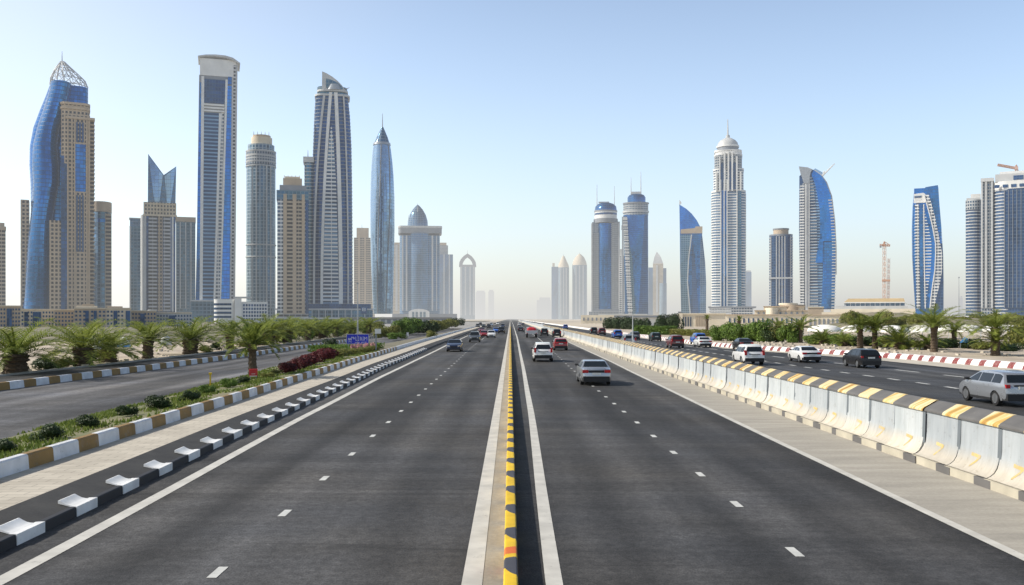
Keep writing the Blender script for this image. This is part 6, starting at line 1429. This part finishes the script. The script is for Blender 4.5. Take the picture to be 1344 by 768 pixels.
def car(kind, colour, X, Y, label, rz=0.0, cat='car', group=None, s=1.0):
    key = (kind, colour)
    if key not in CARS:
        if ('paint', colour) not in CARS: c, mt = CARCOL[colour]; CARS[('paint', colour)] = paint(colour+'_car_paint', c, mt)
        CARS[key] = car_parts(kind, CARS[('paint', colour)])
    parts, (ty, rim), (wb, wr, hw) = CARS[key]
    root = empty('car', (X, Y, .022), rz, label, cat, group); root.scale = (s, s, s)
    for nm, me in parts: o = bpy.data.objects.new(nm, me); COL.objects.link(o); o.parent = root
    for sx in (-1, 1):
        for y in (-wb, wb):
            o = bpy.data.objects.new('wheel', ty); COL.objects.link(o); o.parent = root; o.location = (sx*(hw-.13), y, wr); o.rotation_euler = (0, sx*PI/2, 0)
            r = bpy.data.objects.new('rim', rim); COL.objects.link(r); r.parent = o
    return root
ON = PI      # coming towards the camera
GL, GR, GH = 'cars on the left road', 'cars on the middle right road', 'cars on the far right road'
def at(px, py, dy=2.2): x, y = gx(px, py); return x, y+dy
CARLIST = [
 # left road, oncoming
 ('sedan', 'navy', 595.5, 462, ON, 'dark navy sedan alone in the left lane near the black kerb', GL), ('suv', 'grey', 622.5, 449.5, ON, 'dark grey car straddling the dashes behind the navy sedan', GL), ('hatch', 'red', 635, 443.5, ON, 'red car nearest on the left road', GL), ('hatch', 'white', 644.6, 443.5, ON, 'small white car in the inner lane of the left road', GL),
 ('sedan', 'maroon', 632, 436.5, ON, 'dark red car behind the nearest red one on the left road', GL), ('sedan', 'blue', 651.5, 437, ON, 'dark blue car in the inner lane left of the divider', GL), ('suv', 'black', 658.2, 437.8, ON, 'black car beside the divider on the left road', GL), ('suv', 'navy', 660, 430.4, ON, 'navy car far up the inner lane of the left road', GL),
 ('suv', 'black', 641.5, 431.3, ON, 'black off roader in the middle of the distant left traffic', GL), ('sedan', 'green', 634.6, 430, ON, 'dark car left of the distant black off roader', GL), ('suv', 'grey', 627, 430.4, ON, 'grey car nearest the left kerb in the distance', GL), ('suv', 'black', 630.4, 427.5, ON, 'black car behind the distant grey car by the left kerb', GL), ('sedan', 'paleblue', 645, 427.8, ON, 'pale car in the far left traffic', GL), ('sedan', 'white', 653, 426.4, ON, 'white speck of a car in the far inner left lane', GL),
 # middle right road, driving away
 ('sedan', 'silver', 782.5, 506.5, 0, 'silver sedan seen from behind, nearest on the middle right road', GR), ('suv', 'white', 713, 475.3, 0, 'white off roader seen from behind left of the dashes', GR), ('hatch', 'red', 736.3, 460.3, 0, 'bright red car ahead of the silver sedan', GR), ('suv', 'black', 714.8, 441.2, 0, 'black boxy car ahead of the white off roader', GR), ('suv', 'black', 731.2, 443, 0, 'black off roader close to the concrete barrier', GR),
 ('sedan', 'black', 683.5, 435.6, 0, 'black sedan beside the divider on the middle right road', GR), ('suv', 'white', 681.6, 428.4, 0, 'white van far up beside the divider', GR), ('sedan', 'navy', 686.5, 427.2, 0, 'navy car far up right of the white van', GR),
 # far right road
 ('sedan', 'white', 713, 427.6, 0, 'white car with dark rear at the far bend of the right road', GH), ('suv', 'blue', 742.5, 432.2, 0, 'blue van far up the right road by the barrier', GH), ('suv', 'black', 780, 438.8, 0, 'black car left of the dark red one on the far right road', GH), ('suv', 'maroon', 790.5, 440.2, 0, 'dark red car beside the black one on the far right road', GH), ('suv', 'blue', 811.5, 444.8, 0, 'bright blue car on the far right road behind the barrier', GH), ('suv', 'silver', 827, 455.5, 0, 'pale off roader with dark rear right beside the pale post', GH), ('hatch', 'grey', 834.5, 446.3, 0, 'grey car behind the pale post', GH), ('hatch', 'green', 862, 448.3, 0, 'dark green car near the outer edge of the far right road', GH), ('suv', 'maroon', 889.5, 457.6, 0, 'dark maroon car with red lamps in front of the hedge', GH),
 ('sedan', 'white', 926, 456.4, 0, 'white sedan below the pruned palm', GH), ('suv', 'blue', 920, 452.6, 0, 'blue car half hidden behind the white sedan below the pruned palm', GH), ('suv', 'white', 990, 480, 0, 'white off roader in the middle of the far right road beyond the barrier', GH), ('sedan', 'black', 980, 459.5, 0, 'dark car hidden behind the white off roader', GH), ('sedan', 'white', 1065, 476.5, 0, 'white sedan alone in the outer lane in front of the arcade', GH), ('hatch', 'black', 1144, 484, 0, 'black hatchback in front of the twin palms', GH),
]
for kind, colr, px, py, rz, lab, g in CARLIST:
    x, y = gx(px, py); y += 2.1; car(kind, colr, x, y, lab, rz, 'car', g)
car('hatch', 'silver', 23.0, 43.05, 'silver hatchback seen from its left rear, cut by the right edge', 0, 'car', GH, 1.03)
def lorry(X, Y):
    root = empty('flatbed_lorry', (X, Y, .02), 0, 'grey lorry carrying a red load, left of the black boxy car', 'lorry', GR)
    mb = MB(); mb.prism([(-1.05, 1.6), (1.05, 1.6), (1.05, 3.1), (-1.05, 3.1)], .75, 2.0); mb.loft([(2.0, [(-1.05, 1.6), (1.05, 1.6), (1.05, 3.1), (-1.05, 3.1)]), (2.15, [(-.9, 1.7), (.9, 1.7), (.9, 2.8), (-.9, 2.8)])], 0); mb.build('cab', [M['pale']], root, smooth=30)
    mb = MB(); mb.box(-1.2, 1.2, -3.2, 1.45, .80, 1.0); mb.box(-1.2, -1.12, -3.2, 1.45, 1.0, 1.5); mb.box(1.12, 1.2, -3.2, 1.45, 1.0, 1.5); mb.box(-1.12, 1.12, -3.2, -3.12, 1.0, 1.5); mb.build('bed', [M['pale']], root)
    mb = MB(); mb.loft([(1.05, rrect(-1.0, 1.0, -3.0, 1.3, .3)), (1.9, rrect(-.9, .9, -2.8, 1.2, .3)), (2.15, rrect(-.5, .5, -2.3, .9, .2))], 0); mb.build('load', [M['red']], root, smooth=50)
    mb = MB(); mb.box(-.9, .9, 3.02, 3.11, 1.45, 1.9); mb.build('windscreen', [M['glass_car']], root)
    for sx in (-1, 1):
        for y in (-2.2, 2.3):
            mb = MB(); n = 20; mb.loft([(-.16, ell(0, 0, .46, .46, n)), (.16, ell(0, 0, .46, .46, n))], 0, True, True); o = mb.build('wheel', [M['tyre']], root, smooth=40); o.location = (sx*.95, y, .46); o.rotation_euler = (0, PI/2, 0)
        mb = MB(); mb.box(sx*.95-.12, sx*.95+.12, -3.24, -3.2, .85, .98); mb.build('taillight', [M['lamp_red']], root)
x, y = gx(698, 443.4); lorry(x, y+3.2)
